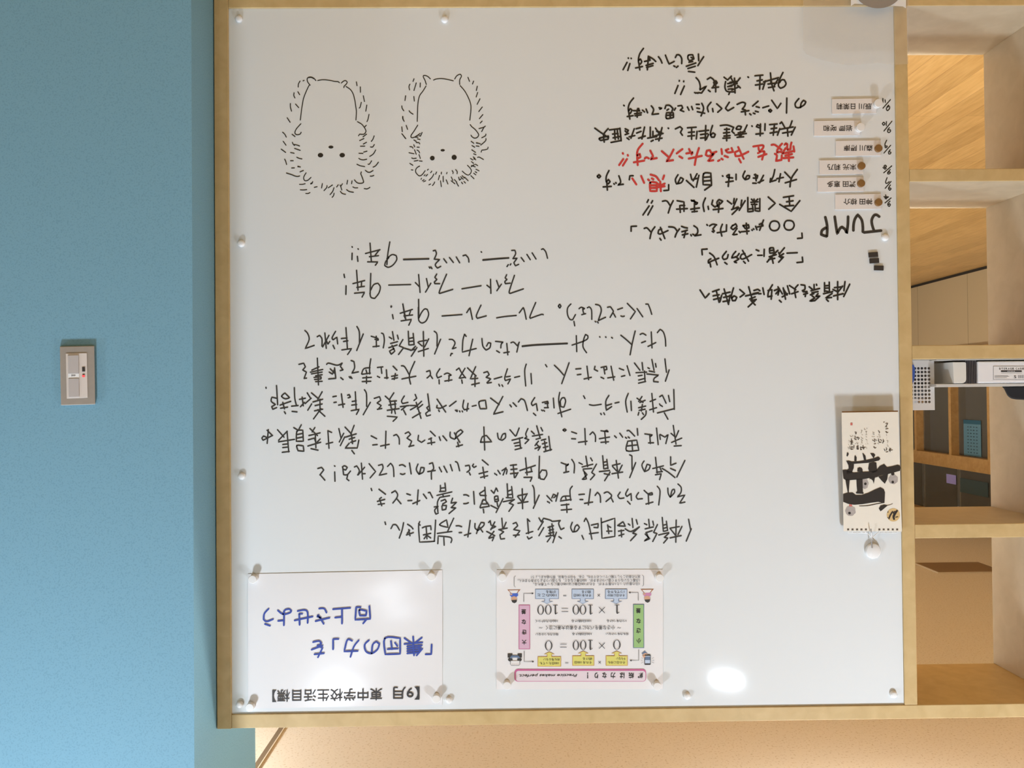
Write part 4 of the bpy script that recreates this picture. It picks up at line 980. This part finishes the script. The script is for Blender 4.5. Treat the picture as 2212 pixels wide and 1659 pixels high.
# side bars
for f0, (x0, x1), mi, edge in ((None, (1745, 1880), gn, bld), (None, (343, 481), pk, pkd)):
    ya = ra(0, 510 if mi == gn else 518)[1]; yb = rb(0, 283 if mi == gn else 298)[1]
    X0, X1 = 1060 + x0 / 5.672, 1060 + x1 / 5.672
    quad(g, X0, X1, ya, yb, D0, edge); quad(g, X0 + 1.3, X1 - 1.3, ya + 1.3, yb - 1.3, D0 - 0.0002, mi)
for f, s, x, y in ((rb, '小', 1815, 197), (rb, 'さ', 1810, 72), (ra, 'な', 1810, 720), (ra, '差', 1810, 594), (rb, '大', 410, 212), (rb, 'き', 410, 90), (ra, 'な', 405, 730), (ra, '差', 405, 606)):
    tx(f, s, x - 28, x + 28, y - 30, y + 30, 0.025)
for f, pts, e in ((rb, [(1815, 305), (1815, 436), (1725, 436)], -1), (rb, [(410, 320), (410, 450), (510, 450)], 1), (ra, [(1808, 465), (1808, 370), (1712, 370)], -1), (ra, [(405, 480), (405, 380), (505, 380)], 1)):
    gline(f, pts, 0.9, bk); x, y = pts[-1]
    gpoly(f, [(x, y - 12), (x + 22 * e, y), (x, y + 12)], bk, D0 - 0.0003)
# phone in a hand
gpoly(rb, [(1848, 350), (1888, 315), (1920, 350), (1895, 385)], 7); gblot(rb, 1895, 378, 34, 34, skin, D0 - 0.0001)
gpoly(rb, rrect(1884, 1960, 362, 490, 10), dk, D0 - 0.0003); grect(rb, 1890, 1953, 380, 470, bl, D0 - 0.0005); grect(rb, 1890, 1953, 390, 430, bld, D0 - 0.0006)
gblot(rb, 1880, 385, 18, 12, skin, D0 - 0.0007)
for a, c in (((1850, 405), (1868, 412)), ((1840, 438), (1862, 436)), ((1845, 468), (1866, 456)), ((1976, 412), (1998, 400)), ((1980, 436), (2004, 436)), ((1976, 456), (2000, 468))): gline(rb, [a, c], 0.5, bk)
# figure leaning on two dumb-bells
grect(rb, 208, 266, 350, 400, dk); grect(rb, 330, 382, 350, 400, dk); gblot(rb, 240, 425, 28, 22, dk, D0 - 0.0002); gblot(rb, 352, 425, 28, 22, dk, D0 - 0.0002)
gpoly(rb, [(235, 395), (262, 372), (330, 372), (360, 395), (345, 415), (330, 400), (262, 400), (248, 415)], 7, D0 - 0.0003); gblot(rb, 300, 382, 42, 10, 7, D0 - 0.0004)
gpoly(rb, [(245, 440), (355, 440), (358, 490), (345, 498), (250, 498), (240, 480)], wh, D0 - 0.0003); gline(rb, [(245, 445), (242, 480), (252, 496), (345, 496), (357, 486), (355, 445)], 0.7, dk, D0 - 0.0005)
for x in (262, 285, 310, 335): gline(rb, [(x, 485), (x, 474)], 0.6, desk, D0 - 0.0005)
# two pupils at their desks
for x, sh in ((1918, rose), (286, royal)):
    o = 0 if x > 1000 else 6
    gpoly(ra, [(x - 82, 328 + o), (x + 80, 326 + o), (x + 45, 365 + o), (x - 42, 370 + o)], desk); gpoly(ra, [(x - 62, 336 + o), (x + 55, 334 + o), (x + 30, 372 + o), (x - 25, 378 + o)], wh, D0 - 0.0002)
    gpoly(ra, [(x - 45, 372 + o), (x + 45, 370 + o), (x + 50, 400 + o), (x + 25, 418 + o), (x - 28, 418 + o), (x - 52, 398 + o)], sh, D0 - 0.0003)
    gblot(ra, x, 440 + o, 36, 32, skin, D0 - 0.0004)
    gpoly(ra, [(x - 34, 455 + o), (x + 36, 450 + o), (x + 30, 480 + o), (x + 5, 494 + o), (x - 22, 482 + o)], dk, D0 - 0.0005)
    gblot(ra, x - 34, 385 + o, 14, 10, skin, D0 - 0.0005)
g.build('printed_graphics', GM, po); t.build('printed_lettering', M['print'], po)

# magnets on the two sheets
PINS = [((549, 1249), 'lower corner of the blue-inked sheet beside the blue wall'), ((932.5, 1243.5), 'lower corner of the blue-inked sheet on its poster side'), ((543, 1524), 'upper corner of the blue-inked sheet beside the blue wall'), ((943.5, 1505.5), 'upper corner of the blue-inked sheet on its poster side'),
        ((1085, 1245), 'poster corner, lower, blue-inked sheet side'), ((1423, 1246), 'lower corner of the poster on the shelf side'), ((1095, 1477), 'poster corner, upper, blue-inked sheet side'), ((1417.5, 1478.5), 'upper corner of the poster on the shelf side')]
for (x, y), lab in PINS:
    p = P(x, y, -0.0022)
    b = MB(); b.lathe([(0.0084, 0.0001), (0.0088, 0.0012), (0.0080, 0.0030), (0.0078, 0.0095), (0.0087, 0.0105), (0.0087, 0.0125), (0.0080, 0.0133), (0.0016, 0.0136)], 28, 0, p)
    tag(b.build('pin_magnet', M['white'], smooth=True), 'white pin magnet at the ' + lab, 'magnet', 'white pin magnets on the paper sheets')

# ================================================================ calendar on its hook
hk = P(1884.2, 1189.5, -0.0002)
h = empty('magnet_hook', hk, 'white round magnetic hook with a wire, carrying the calendar', 'hook')
b = MB(); b.lathe([(0.0150, 0), (0.0165, 0.001), (0.0165, 0.005), (0.0150, 0.0075), (0.010, 0.0092), (0.003, 0.0098)], 36, 0, hk); b.build('magnet_disc', M['capw'], h, smooth=True)
b = MB()
b.tube([P(1884, 1184, -0.0105), P(1883.5, 1177, -0.0105), P(1883.3, 1168, -0.0105), P(1883.2, 1160, -0.013), P(1882.6, 1153, -0.018), P(1881.6, 1146, -0.020), P(1881.2, 1142, -0.0195)], 0.0011)
b.tube([P(1884, 1161, -0.0125), P(1888, 1165, -0.0145), P(1890.2, 1168.5, -0.017)], 0.0010)
b.build('wire_hook', M['steel'], h, smooth=True)
CT, CB = -0.012, -0.021     # distance from the board at the calendar's binding and at its free end


def cd(y): return CB + (CT - CB) * (y - 890) / 258.0
def cp(x, y, off=0.0): return P(x, y, cd(y) + off)


M['cal'] = mat('calendar_paper', (0.82, 0.765, 0.66, 1), 0.7, noise=0.015, nscale=40)
M['kraft'] = mat('brown_backing_board', (0.36, 0.21, 0.10, 1), 0.8)
M['wash'] = mat('grey_ink_wash', (0.42, 0.37, 0.34, 1), 0.7, noise=0.3, nscale=160); M['sumi'] = mat('brush_ink', (0.022, 0.015, 0.010, 1), 0.6); M['seal'] = mat('red_seal', (0.60, 0.16, 0.13, 1), 0.6)
M['gold'] = mat('gold_disc', (0.66, 0.46, 0.20, 1), 0.6); M['inkbrown'] = mat('thin_brush_ink', (0.09, 0.065, 0.045, 1), 0.6); M['inkpale'] = mat('pale_brush_ink', (0.28, 0.24, 0.19, 1), 0.6)
ca = empty('calendar', P(1882, 1020, -0.02), 'narrow hanging calendar page with bold black brush painting, hung beside the shelves', 'calendar')
cc = [(1817.8, 891.3), (1940.5, 889.6), (1948.2, 1148.3), (1822.2, 1147.6)]
b = MB(); b.prism([cp(x, y, 0) for x, y in cc], [cp(x, y, 0.003) for x, y in cc]); b.build('calendar_page', M['cal'], ca)
kk = [(1818.6, 888.4), (1939.8, 886.8), (1947.6, 1147.6), (1822.8, 1147.2)]
b = MB(); b.prism([cp(x, y, 0.0031) for x, y in kk], [cp(x, y, 0.0046) for x, y in kk]); b.build('backing_board', M['kraft'], ca)
A = MB()
za = lambda x, y: (1800 + x / 5.369, 720 + y / 5.369)
zb = lambda x, y: (1800 + x / 5.369, 1000 + y / 5.369)
zc = lambda x, y: (1800 + x / 13.825, 880 + y / 13.825)


def cpoly(f, pts, mi, off=-0.0003): A.poly([cp(*f(x, y), off) for x, y in pts], mi)


def cblot(f, x, y, r, mi, off=-0.0003, wob=0.06, ry=None):
    q = []
    for k in range(26):
        rr = 1 + wob * math.sin(5 * k + x) * math.cos(3 * k)
        q.append((x + r * rr * math.cos(k / 26 * 2 * math.pi), y + (ry or r) * rr * math.sin(k / 26 * 2 * math.pi)))
    cpoly(f, q, mi, off)


def cline(f, pts, w, mi, off=-0.0006):
    pts = catmull(pts)
    L, R_ = [], []
    for i, p in enumerate(pts):
        a = Vector(pts[max(i - 1, 0)]); c = Vector(pts[min(i + 1, len(pts) - 1)]); n = (c - a).normalized()
        hh = w / 2 * (0.55 + 0.45 * math.sin(math.pi * (i + 1) / (len(pts) + 1)))
        L.append((p[0] - n.y * hh, p[1] + n.x * hh)); R_.append((p[0] + n.y * hh, p[1] - n.x * hh))
    for i in range(len(pts) - 1):
        cpoly(f, [L[i], L[i + 1], R_[i + 1], R_[i]], mi, off)


CM = [M['sumi'], M['wash'], M['seal'], M['gold'], M['inkbrown'], M['inkpale']]
cblot(zb, 695, 190, 56, 1); cblot(zb, 366, 240, 42, 1, ry=62); cblot(zb, 200, 556, 60, 1)
cpoly(zb, [(185, 478), (215, 478), (222, 505), (185, 505)], 2, -0.0005)
for pts in ([(150, 1480), (178, 1476), (215, 1488), (300, 1484), (400, 1466), (470, 1450), (520, 1430), (540, 1442), (546, 1458), (528, 1476), (460, 1490), (400, 1503), (300, 1510), (215, 1516), (175, 1530)],
            [(160, 1385), (172, 1380), (180, 1400), (166, 1430), (154, 1424)], [(244, 1482), (246, 1430), (256, 1412), (272, 1440), (270, 1482)], [(338, 1392), (346, 1388), (374, 1420), (382, 1472), (356, 1468)], [(428, 1390), (470, 1392), (488, 1410), (468, 1452), (452, 1428)],
            [(175, 1525), (240, 1515), (238, 1560), (215, 1620), (160, 1640), (150, 1590), (180, 1570)], [(415, 1505), (440, 1500), (470, 1490), (500, 1500), (505, 1545), (510, 1600), (460, 1620), (415, 1600), (405, 1570)]):
    cpoly(za, pts, 0, -0.0007)
for pts in ([(108, 82), (150, 78), (240, 112), (330, 104), (430, 98), (500, 84), (540, 35), (590, 12), (625, 48), (690, 36), (745, 22), (772, 28), (780, 56), (772, 92), (700, 112), (640, 128), (560, 142), (500, 160), (420, 176), (330, 190), (240, 196), (150, 204), (118, 182)],
            [(140, 190), (192, 190), (186, 260), (180, 348), (168, 346), (150, 250)], [(268, 185), (340, 182), (342, 260), (344, 335), (354, 348), (348, 360), (268, 356), (262, 345), (278, 325), (272, 260)], [(278, 100), (282, 60), (305, 50), (330, 58), (340, 75), (342, 108)],
            [(418, 170), (486, 160), (478, 200), (470, 242), (458, 205)], [(520, 158), (636, 126), (626, 190), (598, 242), (560, 205)],
            [(115, 362), (160, 346), (225, 344), (262, 372), (330, 372), (410, 345), (480, 310), (548, 282), (588, 306), (600, 340), (598, 400), (594, 466), (520, 452), (440, 462), (340, 478), (240, 486), (170, 474), (116, 452)],
            [(528, 530), (548, 495), (590, 484), (634, 492), (600, 520), (570, 545), (548, 562)]):
    cpoly(zb, pts, 0, -0.0007)
cline(zb, [(300, 500), (400, 496), (500, 476), (590, 462)], 9, 0); cline(zb, [(600, 500), (650, 488), (690, 474)], 6, 4); cline(zb, [(420, 186), (520, 158)], 8, 4)
for x, y in ((690, 222), (372, 242), (188, 582)): cblot(zb, x, y, 15, 0, -0.0005)
cblot(zb, 690, 125, 20, 0, -0.0008)
cblot(zb, 697, 603, 77, 3, -0.0003, 0.01)
for pts, w in (([(690, 560), (660, 610), (645, 652)], 18), ([(745, 548), (715, 590), (700, 625), (708, 660)], 28), ([(640, 566), (630, 574)], 10), ([(720, 560), (700, 572), (694, 590)], 12), ([(720, 630), (752, 624)], 10), ([(640, 640), (628, 632)], 9)): cline(zb, pts, w, 0)
cpoly(zc, [(512, 462), (576, 462), (576, 536), (512, 536)], 2, -0.0005)
for w, mi, lines in ((24, 4, "1500,455 1530,430;1560,480 1625,475 1600,530 1550,595;1580,560 1605,600;1560,650 1645,632;1560,720 1600,760 1640,745;1600,735 1575,725;1520,1240 1545,1305;1580,1200 1600,1250 1570,1290;1690,1210 1700,1330;1660,1290 1775,1270;1730,1230 1665,1270;1570,1335 1640,1325;1230,935 1240,1040;1170,970 1210,1005;1290,1000 1265,960;1215,1095 1275,1085;1200,1180 1245,1220 1285,1200;1235,1190 1210,1170;1350,930 1370,1050 1440,1040;1400,960 1450,1000;1470,1080 1500,1010 1490,950;1520,1000 1480,1050;660,850 650,960 700,970;690,900 720,930;740,970 780,910;700,890 770,910;545,930 550,1090;500,1020 590,1005;515,1055 595,1045;515,1105 580,1095;495,1150 530,1260 600,1250;550,1160 560,1240;620,1130 615,1230;540,1190 590,1180;690,1170 760,1160;690,1215 770,1210;740,1130 720,1200 745,1265;700,1250 765,1245;820,1170 815,1270 860,1260;890,1130 905,1260;860,1215 965,1190;810,1210 860,1200;925,1240 870,1180;640,740 690,750 680,800;685,770 660,800;1340,690 1385,740 1370,775"),
                     (13, 5, "1580,800 1600,850;1590,915 1600,920;1590,980 1635,1000 1620,1060;1620,1100 1610,1120;1610,1150 1650,1165;1350,820 1400,840;1370,890 1415,885;1310,880 1345,885;1320,990 1345,1000;1320,1070 1360,1100;1180,720 1190,770 1230,750;1180,800 1230,810;1150,870 1180,880;1200,880 1235,880;930,610 935,670 970,660;1000,610 1005,650;960,720 1010,720;985,720 990,790;965,820 1010,815;970,880 1005,890;970,950 1015,990;1000,1030 1015,1040;965,1090 980,1100;1020,1080 1040,1095;990,1190 1000,1240;830,690 865,690 830,775;850,820 880,825;835,880 850,920 900,940;820,960 870,990 840,1050;840,1060 880,1065;820,1100 835,1110;500,830 520,870 570,880;575,830 575,870;610,860 635,870;615,920 640,950;460,990 485,1000;465,1035 485,1040;455,1100 465,1125;440,1180 460,1250;470,1190 490,1255;690,1040 720,1100;650,1085 675,1090;740,1050 730,1105")):
    for ln in parse(lines): cline(zc, ln, w, mi)
A.build('brush_painting', CM, ca)
for x in (173, 224, 276, 327, 379, 535, 585, 638, 690, 741):
    q = zb(x, 772)
    b = MB(); b.poly([cp(q[0] + rx, q[1] + ry, -0.0004) for rx, ry in ((-2.1, -1.8), (2.1, -1.8), (2.1, 1.8), (0.5, 1.8), (0, 1.2), (-0.5, 1.8), (-2.1, 1.8))])
    b.build('punched_hole', M['inkbrown'], ca)
b = MB()
b.tube([cp(1832, 1150.5, 0.001), cp(1850, 1150.8, 0.001), cp(1872, 1150.6, 0.001), cp(1879, 1156, 0.0), cp(1883, 1160, -0.002), cp(1888, 1158, 0.0), cp(1896, 1150.8, 0.001), cp(1920, 1151, 0.001), cp(1938, 1150.6, 0.001)], 0.0008)
for x in (173, 224, 276, 327, 379, 535, 585, 638, 690, 741):
    q = zb(x, 772)
    b.tube([cp(q[0], q[1] + 1.5, -0.0012), cp(q[0], q[1] + 5.5, -0.001), cp(q[0], q[1] + 7.2, 0.002), cp(q[0], q[1] + 4, 0.0056)], 0.0005, 6)
b.build('wire_binding', M['capw'], ca, smooth=True)

# ================================================================ pouch at the board's lower corner
pou = empty('plastic_pouch', P(1850, 60, -0.012), 'milky translucent plastic pouch over the lower corner of the whiteboard beside the shelves', 'pouch')
pts = [(1735, -60), (1735, 107), (1742, 117), (1775, 130), (1830, 141), (1895, 136), (1934, 140), (1962, 138), (1963, -60)]
M['milk'] = milky('milky_film', (0.70, 0.65, 0.58, 1), 0.12)
b = MB(); b.prism([P(x, y, -0.0125) for x, y in pts], [P(x, y, -0.012) for x, y in pts]); b.build('film', M['milk'], pou)
b = MB(); b.prism([P(x, y, -0.0150) for x, y in ((1838, -60), (1838, 13), (1846, 8), (1950, 14), (1957, 18), (1957, -60))], [P(x, y, -0.0135) for x, y in ((1838, -60), (1838, 13), (1846, 8), (1950, 14), (1957, 18), (1957, -60))]); b.build('pocket_rim', M['white'], pou)
b = MB()
q = [(1897 + 52 * math.cos(a), -24 + 42 * math.sin(a)) for a in [math.pi * k / 24 for k in range(25)]]
b.prism([P(x, y, -0.0175) for x, y in q], [P(x, y, -0.0152) for x, y in q]); b.build('thumb_notch', mat('grey_plastic', (0.30, 0.265, 0.23, 1), 0.5), pou)

# ================================================================ light switch on the blue wall
SD = PF - DIST
sw = empty('light_switch', P(167, 811, SD), 'grey metal light switch plate with two buttons on the blue wall', 'switch')
sx_ = lambda x, y, d=0.0: P(80 + x / 8.294, 700 + y / 8.294, SD + d)


def sprism(pts, d0, d1): b = MB(); b.prism([sx_(x, y, d0) for x, y in pts], [sx_(x, y, d1) for x, y in pts]); return b


M['plate'] = mat('brushed_metal_plate', (0.40, 0.36, 0.315, 1), 0.45, metal=0.35, noise=0.05, nscale=120)
M['btn'] = mat('grey_button', (0.47, 0.43, 0.41, 1), 0.5)
M['insert'] = mat('pale_switch_insert', (0.66, 0.60, 0.55, 1), 0.5)
sprism([(408, 402), (1028, 390), (1044, 1440), (428, 1458)], -0.0070, -0.0001).build('cover_plate', M['plate'], sw, bevel=0.0012)
sprism([(516, 528), (892, 518), (908, 1318), (532, 1334)], -0.0082, -0.0065).build('switch_insert', M['insert'], sw, bevel=0.0004)
sprism([(552, 560), (745, 555), (750, 878), (560, 884)], -0.0100, -0.0080).build('push_button', M['btn'], sw, bevel=0.0005)
sprism([(562, 975), (750, 970), (756, 1305), (570, 1312)], -0.0100, -0.0080).build('push_button', M['btn'], sw, bevel=0.0005)
sprism([(556, 890), (752, 885), (754, 964), (560, 970)], -0.0090, -0.0080).build('name_strip', M['capw'], sw)
b = MB()
for (x0, x1, y0, y1) in ((615, 632, 905, 938), (636, 654, 908, 932), (658, 668, 905, 938), (670, 688, 908, 930)):
    b.poly([sx_(x, y, -0.0093) for x, y in ((x0, y0), (x1, y0), (x1, y1), (x0, y1))])
b.build('printed_mark', M['grey'], sw)
sprism([(806, 770), (858, 768), (860, 850), (808, 852)], -0.0090, -0.0080).build('indicator_window', M['black'], sw)
sprism([(815, 897), (853, 896), (854, 912), (816, 913)], -0.0090, -0.0080).build('indicator_window', M['black'], sw)
sprism([(808, 914), (854, 912), (856, 950), (826, 954), (810, 945)], -0.0090, -0.0080).build('pilot_lamp', mat('red_pilot_lamp', (0.8, 0.08, 0.08, 1), 0.4, emit=(1, 0.10, 0.11, 1), es=0.9), sw)

# ================================================================ things on the middle shelf
SHELF_V = 0.0125


def sbox(mb, px0, px1, v0, v1, d0, d1, mi=0):
    u0 = UV(px0, 800, d0)[0]; u1 = UV(px1, 800, d0)[0]
    mb.box(W(u0, v0, d0), W(u1, v1, d1), mi)


# perforated basket
BD = 0.035
M['perf'] = mat('white_painted_metal', (0.70, 0.68, 0.66, 1), 0.4)
M['in'] = mat('basket_inside', (0.10, 0.095, 0.09, 1), 0.8)
u1 = UV(2018.5, 830, BD)[0]; u0 = u1 - 0.078; v0, v1 = SHELF_V + 0.0006, UV(2000, 886, BD)[1]
bs = empty('pen_basket', W((u0 + u1) / 2, v0, BD + 0.04), 'small white perforated metal basket behind the post on the middle shelf', 'basket')


def perforated(uA, uB, vA, vB, dA, dB, nx, ny, r):
    """wall with real round holes, from (uA,dA) to (uB,dB)"""
    m = MB()

    def pt(s, t_): return W(uA + (uB - uA) * s, vA + (vB - vA) * t_, dA + (dB - dA) * s)
    lx = math.hypot(uB - uA, dB - dA); ly = vB - vA
    mxs, mys = 0.008 / lx, 0.014 / ly
    cw, ch = (1 - 2 * mxs) / nx, (1 - 2 * mys) / ny
    for i in range(nx):
        for j in range(ny):
            s0, t0 = mxs + i * cw, mys + j * ch
            cs, ct = s0 + cw / 2, t0 + ch / 2
            outer, inner = [], []
            for k in range(16):
                a = 2 * math.pi * (k + 0.5) / 16 - math.pi / 4 - math.pi / 16
                q = max(abs(math.cos(a)), abs(math.sin(a)))
                outer.append(pt(cs + cw / 2 * math.cos(a) / q, ct + ch / 2 * math.sin(a) / q))
                inner.append(pt(cs + r / lx * math.cos(a), ct + r / ly * math.sin(a)))
            m.add(outer + inner, [(k, (k + 1) % 16, 16 + (k + 1) % 16, 16 + k) for k in range(16)])
    for (s0, s1, t0, t1) in ((0, 1, 0, mys), (0, 1, 1 - mys, 1), (0, mxs, mys, 1 - mys), (1 - mxs, 1, mys, 1 - mys)):
        m.poly([pt(s0, t0), pt(s1, t0), pt(s1, t1), pt(s0, t1)])
    return m


perforated(u0, u1, v0, v1, BD, BD, 8, 10, 0.0029).build('front_wall', M['perf'], bs)
perforated(u1, u1, v0, v1, BD + 0.0002, BD + 0.08, 8, 10, 0.0029).build('side_wall', M['perf'], bs)
perforated(u0, u0, v0, v1, BD + 0.0002, BD + 0.08, 8, 10, 0.0029).build('side_wall', M['perf'], bs)
perforated(u0, u1, v0, v1, BD + 0.08, BD + 0.08, 8, 10, 0.0029).build('back_wall', M['perf'], bs)
b = MB(); b.box(W(u0, v0, BD + 0.001), W(u1, v0 + 0.001, BD + 0.079)); b.build('bottom', M['perf'], bs)
# things kept in the basket
bx = W((u0 + u1) / 2, v0 + 0.002, BD + 0.04)
b = MB(); b.box(W(u0 + 0.006, v0 + 0.0012, BD + 0.03), W(u1 - 0.006, v0 + 0.085, BD + 0.07))
tag(b.build('notepad', M['in'], bevel=0.002), 'dark block standing inside the white perforated basket', 'notepad')
b = MB()
q = [(1968, 796), (1976.5, 796), (1976, 815), (1973, 826), (1968, 830)]
b.prism([P(x, y, BD - 0.011) for x, y in q], [P(x, y, BD - 0.0008) for x, y in q])
b.prism([P(x, y, BD - 0.011) for x, y in ((1968, 787), (1974, 788), (1976.5, 795.8), (1968, 795.8))], [P(x, y, BD - 0.0008) for x, y in ((1968, 787), (1974, 788), (1976.5, 795.8), (1968, 795.8))])
tag(b.build('clip', [mat('blue_plastic', (0.06, 0.12, 0.42, 1), 0.4)], bevel=0.0004), 'blue plastic clip on the front of the perforated basket', 'clip')

# storage case
CD = 0.004
st = empty('storage_case', W(0.98, SHELF_V, CD + 0.05), 'white lidded case with a STORAGE label lying on the middle shelf', 'case')
va, vb_ = SHELF_V + 0.0006, UV(2150, 827, CD)[1]
M['case'] = mat('white_case', (0.82, 0.81, 0.82, 1), 0.4)
M['clear'] = milky('clear_lid', (0.72, 0.69, 0.64, 1), 0.75)
ub = UV(2113, 800, CD)[0]
b = MB(); b.box(W(ub, va + 0.005, CD), W(1.066, vb_, CD + 0.20)); b.build('case_body', M['case'], st, bevel=0.002)
# rounded white end piece and ridged dark band
ue, uf = UV(2059, 800, CD)[0], UV(2088, 800, CD)[0]
b = MB()
prof = []
for k in range(9):
    a = math.pi / 2 * k / 8
    prof.append((uf - 0.009 + 0.009 * math.sin(a), vb_ - 0.010 + 0.010 * math.cos(a)))
prof = [(ue, va + 0.006), (ue + 0.002, vb_)] + prof + [(uf, va + 0.008), (uf - 0.003, va + 0.006)]
b.prism([W(x, y, CD + 0.001) for x, y in prof], [W(x, y, CD + 0.085) for x, y in prof])
b.build('end_piece', mat('cream_plastic', (0.74, 0.72, 0.67, 1), 0.35), st, bevel=0.0008)
b = MB()
n = 7
for k in range(n):
    x0 = uf + 0.0002 + (ub - uf - 0.0004) * k / n; x1 = uf + 0.0002 + (ub - uf - 0.0004) * (k + 0.55) / n; x2 = uf + 0.0002 + (ub - uf - 0.0004) * (k + 1) / n
    b.box(W(x0, va + 0.003, CD + 0.004), W(x1, vb_ + 0.0005, CD + 0.18), 0)
    b.box(W(x1, va + 0.004, CD + 0.009), W(x2, vb_ - 0.001, CD + 0.178), 1)
b.build('ridged_band', [mat('grey_ridge', (0.085, 0.075, 0.078, 1), 0.55), mat('dark_groove', (0.02, 0.018, 0.018, 1), 0.7)], st)
ul = UV(2024, 830, CD)[0]
b = MB(); b.box(W(ul, vb_ + 0.0012, CD + 0.004), W(1.067, vb_ + 0.0075, CD + 0.19)); b.build('lid', M['clear'], st, bevel=0.001)
b = MB(); b.box(W(ul, va, CD + 0.002), W(1.067, va + 0.0022, CD + 0.19)); b.build('base_rim', M['clear'], st)
b = MB()
LD = CD - 0.0004
sl = lambda x, y: (1960 + x / 8.778, 760 + y / 8.778)
def lq(x0, x1, y0, y1, mi, d=LD): a = sl(x0, y0); c = sl(x1, y1); b.poly([P(a[0], a[1], d), P(c[0], a[1], d), P(c[0], c[1], d), P(a[0], c[1], d)], mi)
lq(1632, 2300, 272, 526, 0)
for (x0, x1, y0, y1) in ((1632, 2300, 270, 276), (1632, 2300, 522, 528), (1630, 1637, 270, 528)): lq(x0, x1, y0, y1, 2, LD - 0.0002)
for i, ch in enumerate('STORAGE'):
    x = 1740 + i * 42; a = sl(x, 302); c = sl(x + 30, 338); text(b, ch, a[0], c[0], a[1], c[1], LD - 0.0003, 1, 0.02, 0, False)
for i, ch in enumerate('CASE'):
    x = 2055 + i * 42; a = sl(x, 302); c = sl(x + 30, 338); text(b, ch, a[0], c[0], a[1], c[1], LD - 0.0003, 1, 0.02, 0, False)
lq(1775, 2170, 352, 382, 1, LD - 0.0003)
for x in range(1780, 2160, 22): lq(x, x + 14, 400, 408, 2, LD - 0.0003)
for x in range(1900, 2050, 30): lq(x, x + 18, 362, 372, 0, LD - 0.0005)
for y in (450, 466, 490): lq(1655, 1890 + (y % 7) * 10, y, y + 6, 2, LD - 0.0003)
a = sl(2022, 445); c = sl(2066, 500); text(b, 'S', a[0], c[0], a[1], c[1], LD - 0.0003, 1, 0.01, 0, False)
for k in range(14): lq(2100 + k * 13, 2100 + k * 13 + (5 if k % 3 else 8), 440, 500, 2, LD - 0.0003)
b.build('label', [mat('label_white', (0.80, 0.79, 0.79, 1), 0.5), M['print'], M['grey']], st)

# dark pouch lying on the case
b = MB()
q = [(2163, 829), (2168, 838), (2173, 849), (2177, 856), (2184, 861), (2195, 863), (2240, 865), (2240, 829)]
zlow = W(0, vb_ + 0.008, 0).z
def bp(x, y, d): p = P(x, y, d); return Vector((p.x, p.y, max(p.z, zlow)))
b.prism([bp(x, y, 0.045) for x, y in q], [bp(x, y, 0.13) for x, y in q])
tag(b.build('zip_pouch', mat('black_fabric', (0.012, 0.011, 0.013, 1), 0.7), bevel=0.003), 'black fabric pouch lying on top of the white storage case', 'pouch')

# ================================================================ notice and painted reflections on the corridor glass
def onwall(name, y0, y1, z0, z1, m, x, lines=None):
    e = MB(); e.box((x, y0, z0), (x + 0.004, y1, z1)); return e.build(name, m)


nb = empty('blue_notice', (XL - 0.03, 10.30, 1.7), 'tall blue printed notice behind the corridor window glass', 'notice')
b = MB(); b.box((XL - 0.044, 10.18, 1.87), (XL - 0.040, 10.56, 2.32)); b.build('notice_sheet', mat('notice_blue', (0.11, 0.26, 0.36, 1), 0.6), nb)
b = MB(); b.box((XL - 0.0395, 10.18, 1.87), (XL - 0.0385, 10.56, 1.92)); b.build('notice_band', mat('notice_dark_blue', (0.02, 0.11, 0.18, 1), 0.6), nb)
b = MB()
for k in range(9):
    for j in range(4):
        y = 10.25 + j * 0.065; z = 1.95 + k * 0.040
        b.box((XL - 0.0395, y, z), (XL - 0.0385, y + 0.035 - 0.01 * ((k + j) % 2), z + 0.014))
tag(b.build('printed_lines', mat('notice_print', (0.04, 0.10, 0.14, 1), 0.6), nb), kind='stuff')
b = MB(); b.box((XL - 0.044, 10.76, 2.60), (XL - 0.040, 10.99, 2.72))  # bright reflection in the glass, painted as a violet panel
tag(b.build('window_sticker', mat('painted_violet_glint', (0.42, 0.40, 0.95, 1), 0.5)), 'small violet panel painted as a reflection on the upper corridor window pane', 'sticker')
b = MB(); b.box((XL - 0.044, 10.05, 2.62), (XL - 0.040, 10.66, 2.80))  # dim reflection in the glass, painted as a teal panel
tag(b.build('teal_reflection', mat('painted_teal_sheen', (0.05, 0.09, 0.10, 1), 0.6)), 'dim teal panel painted as a reflection on the upper corridor window pane', 'reflection')
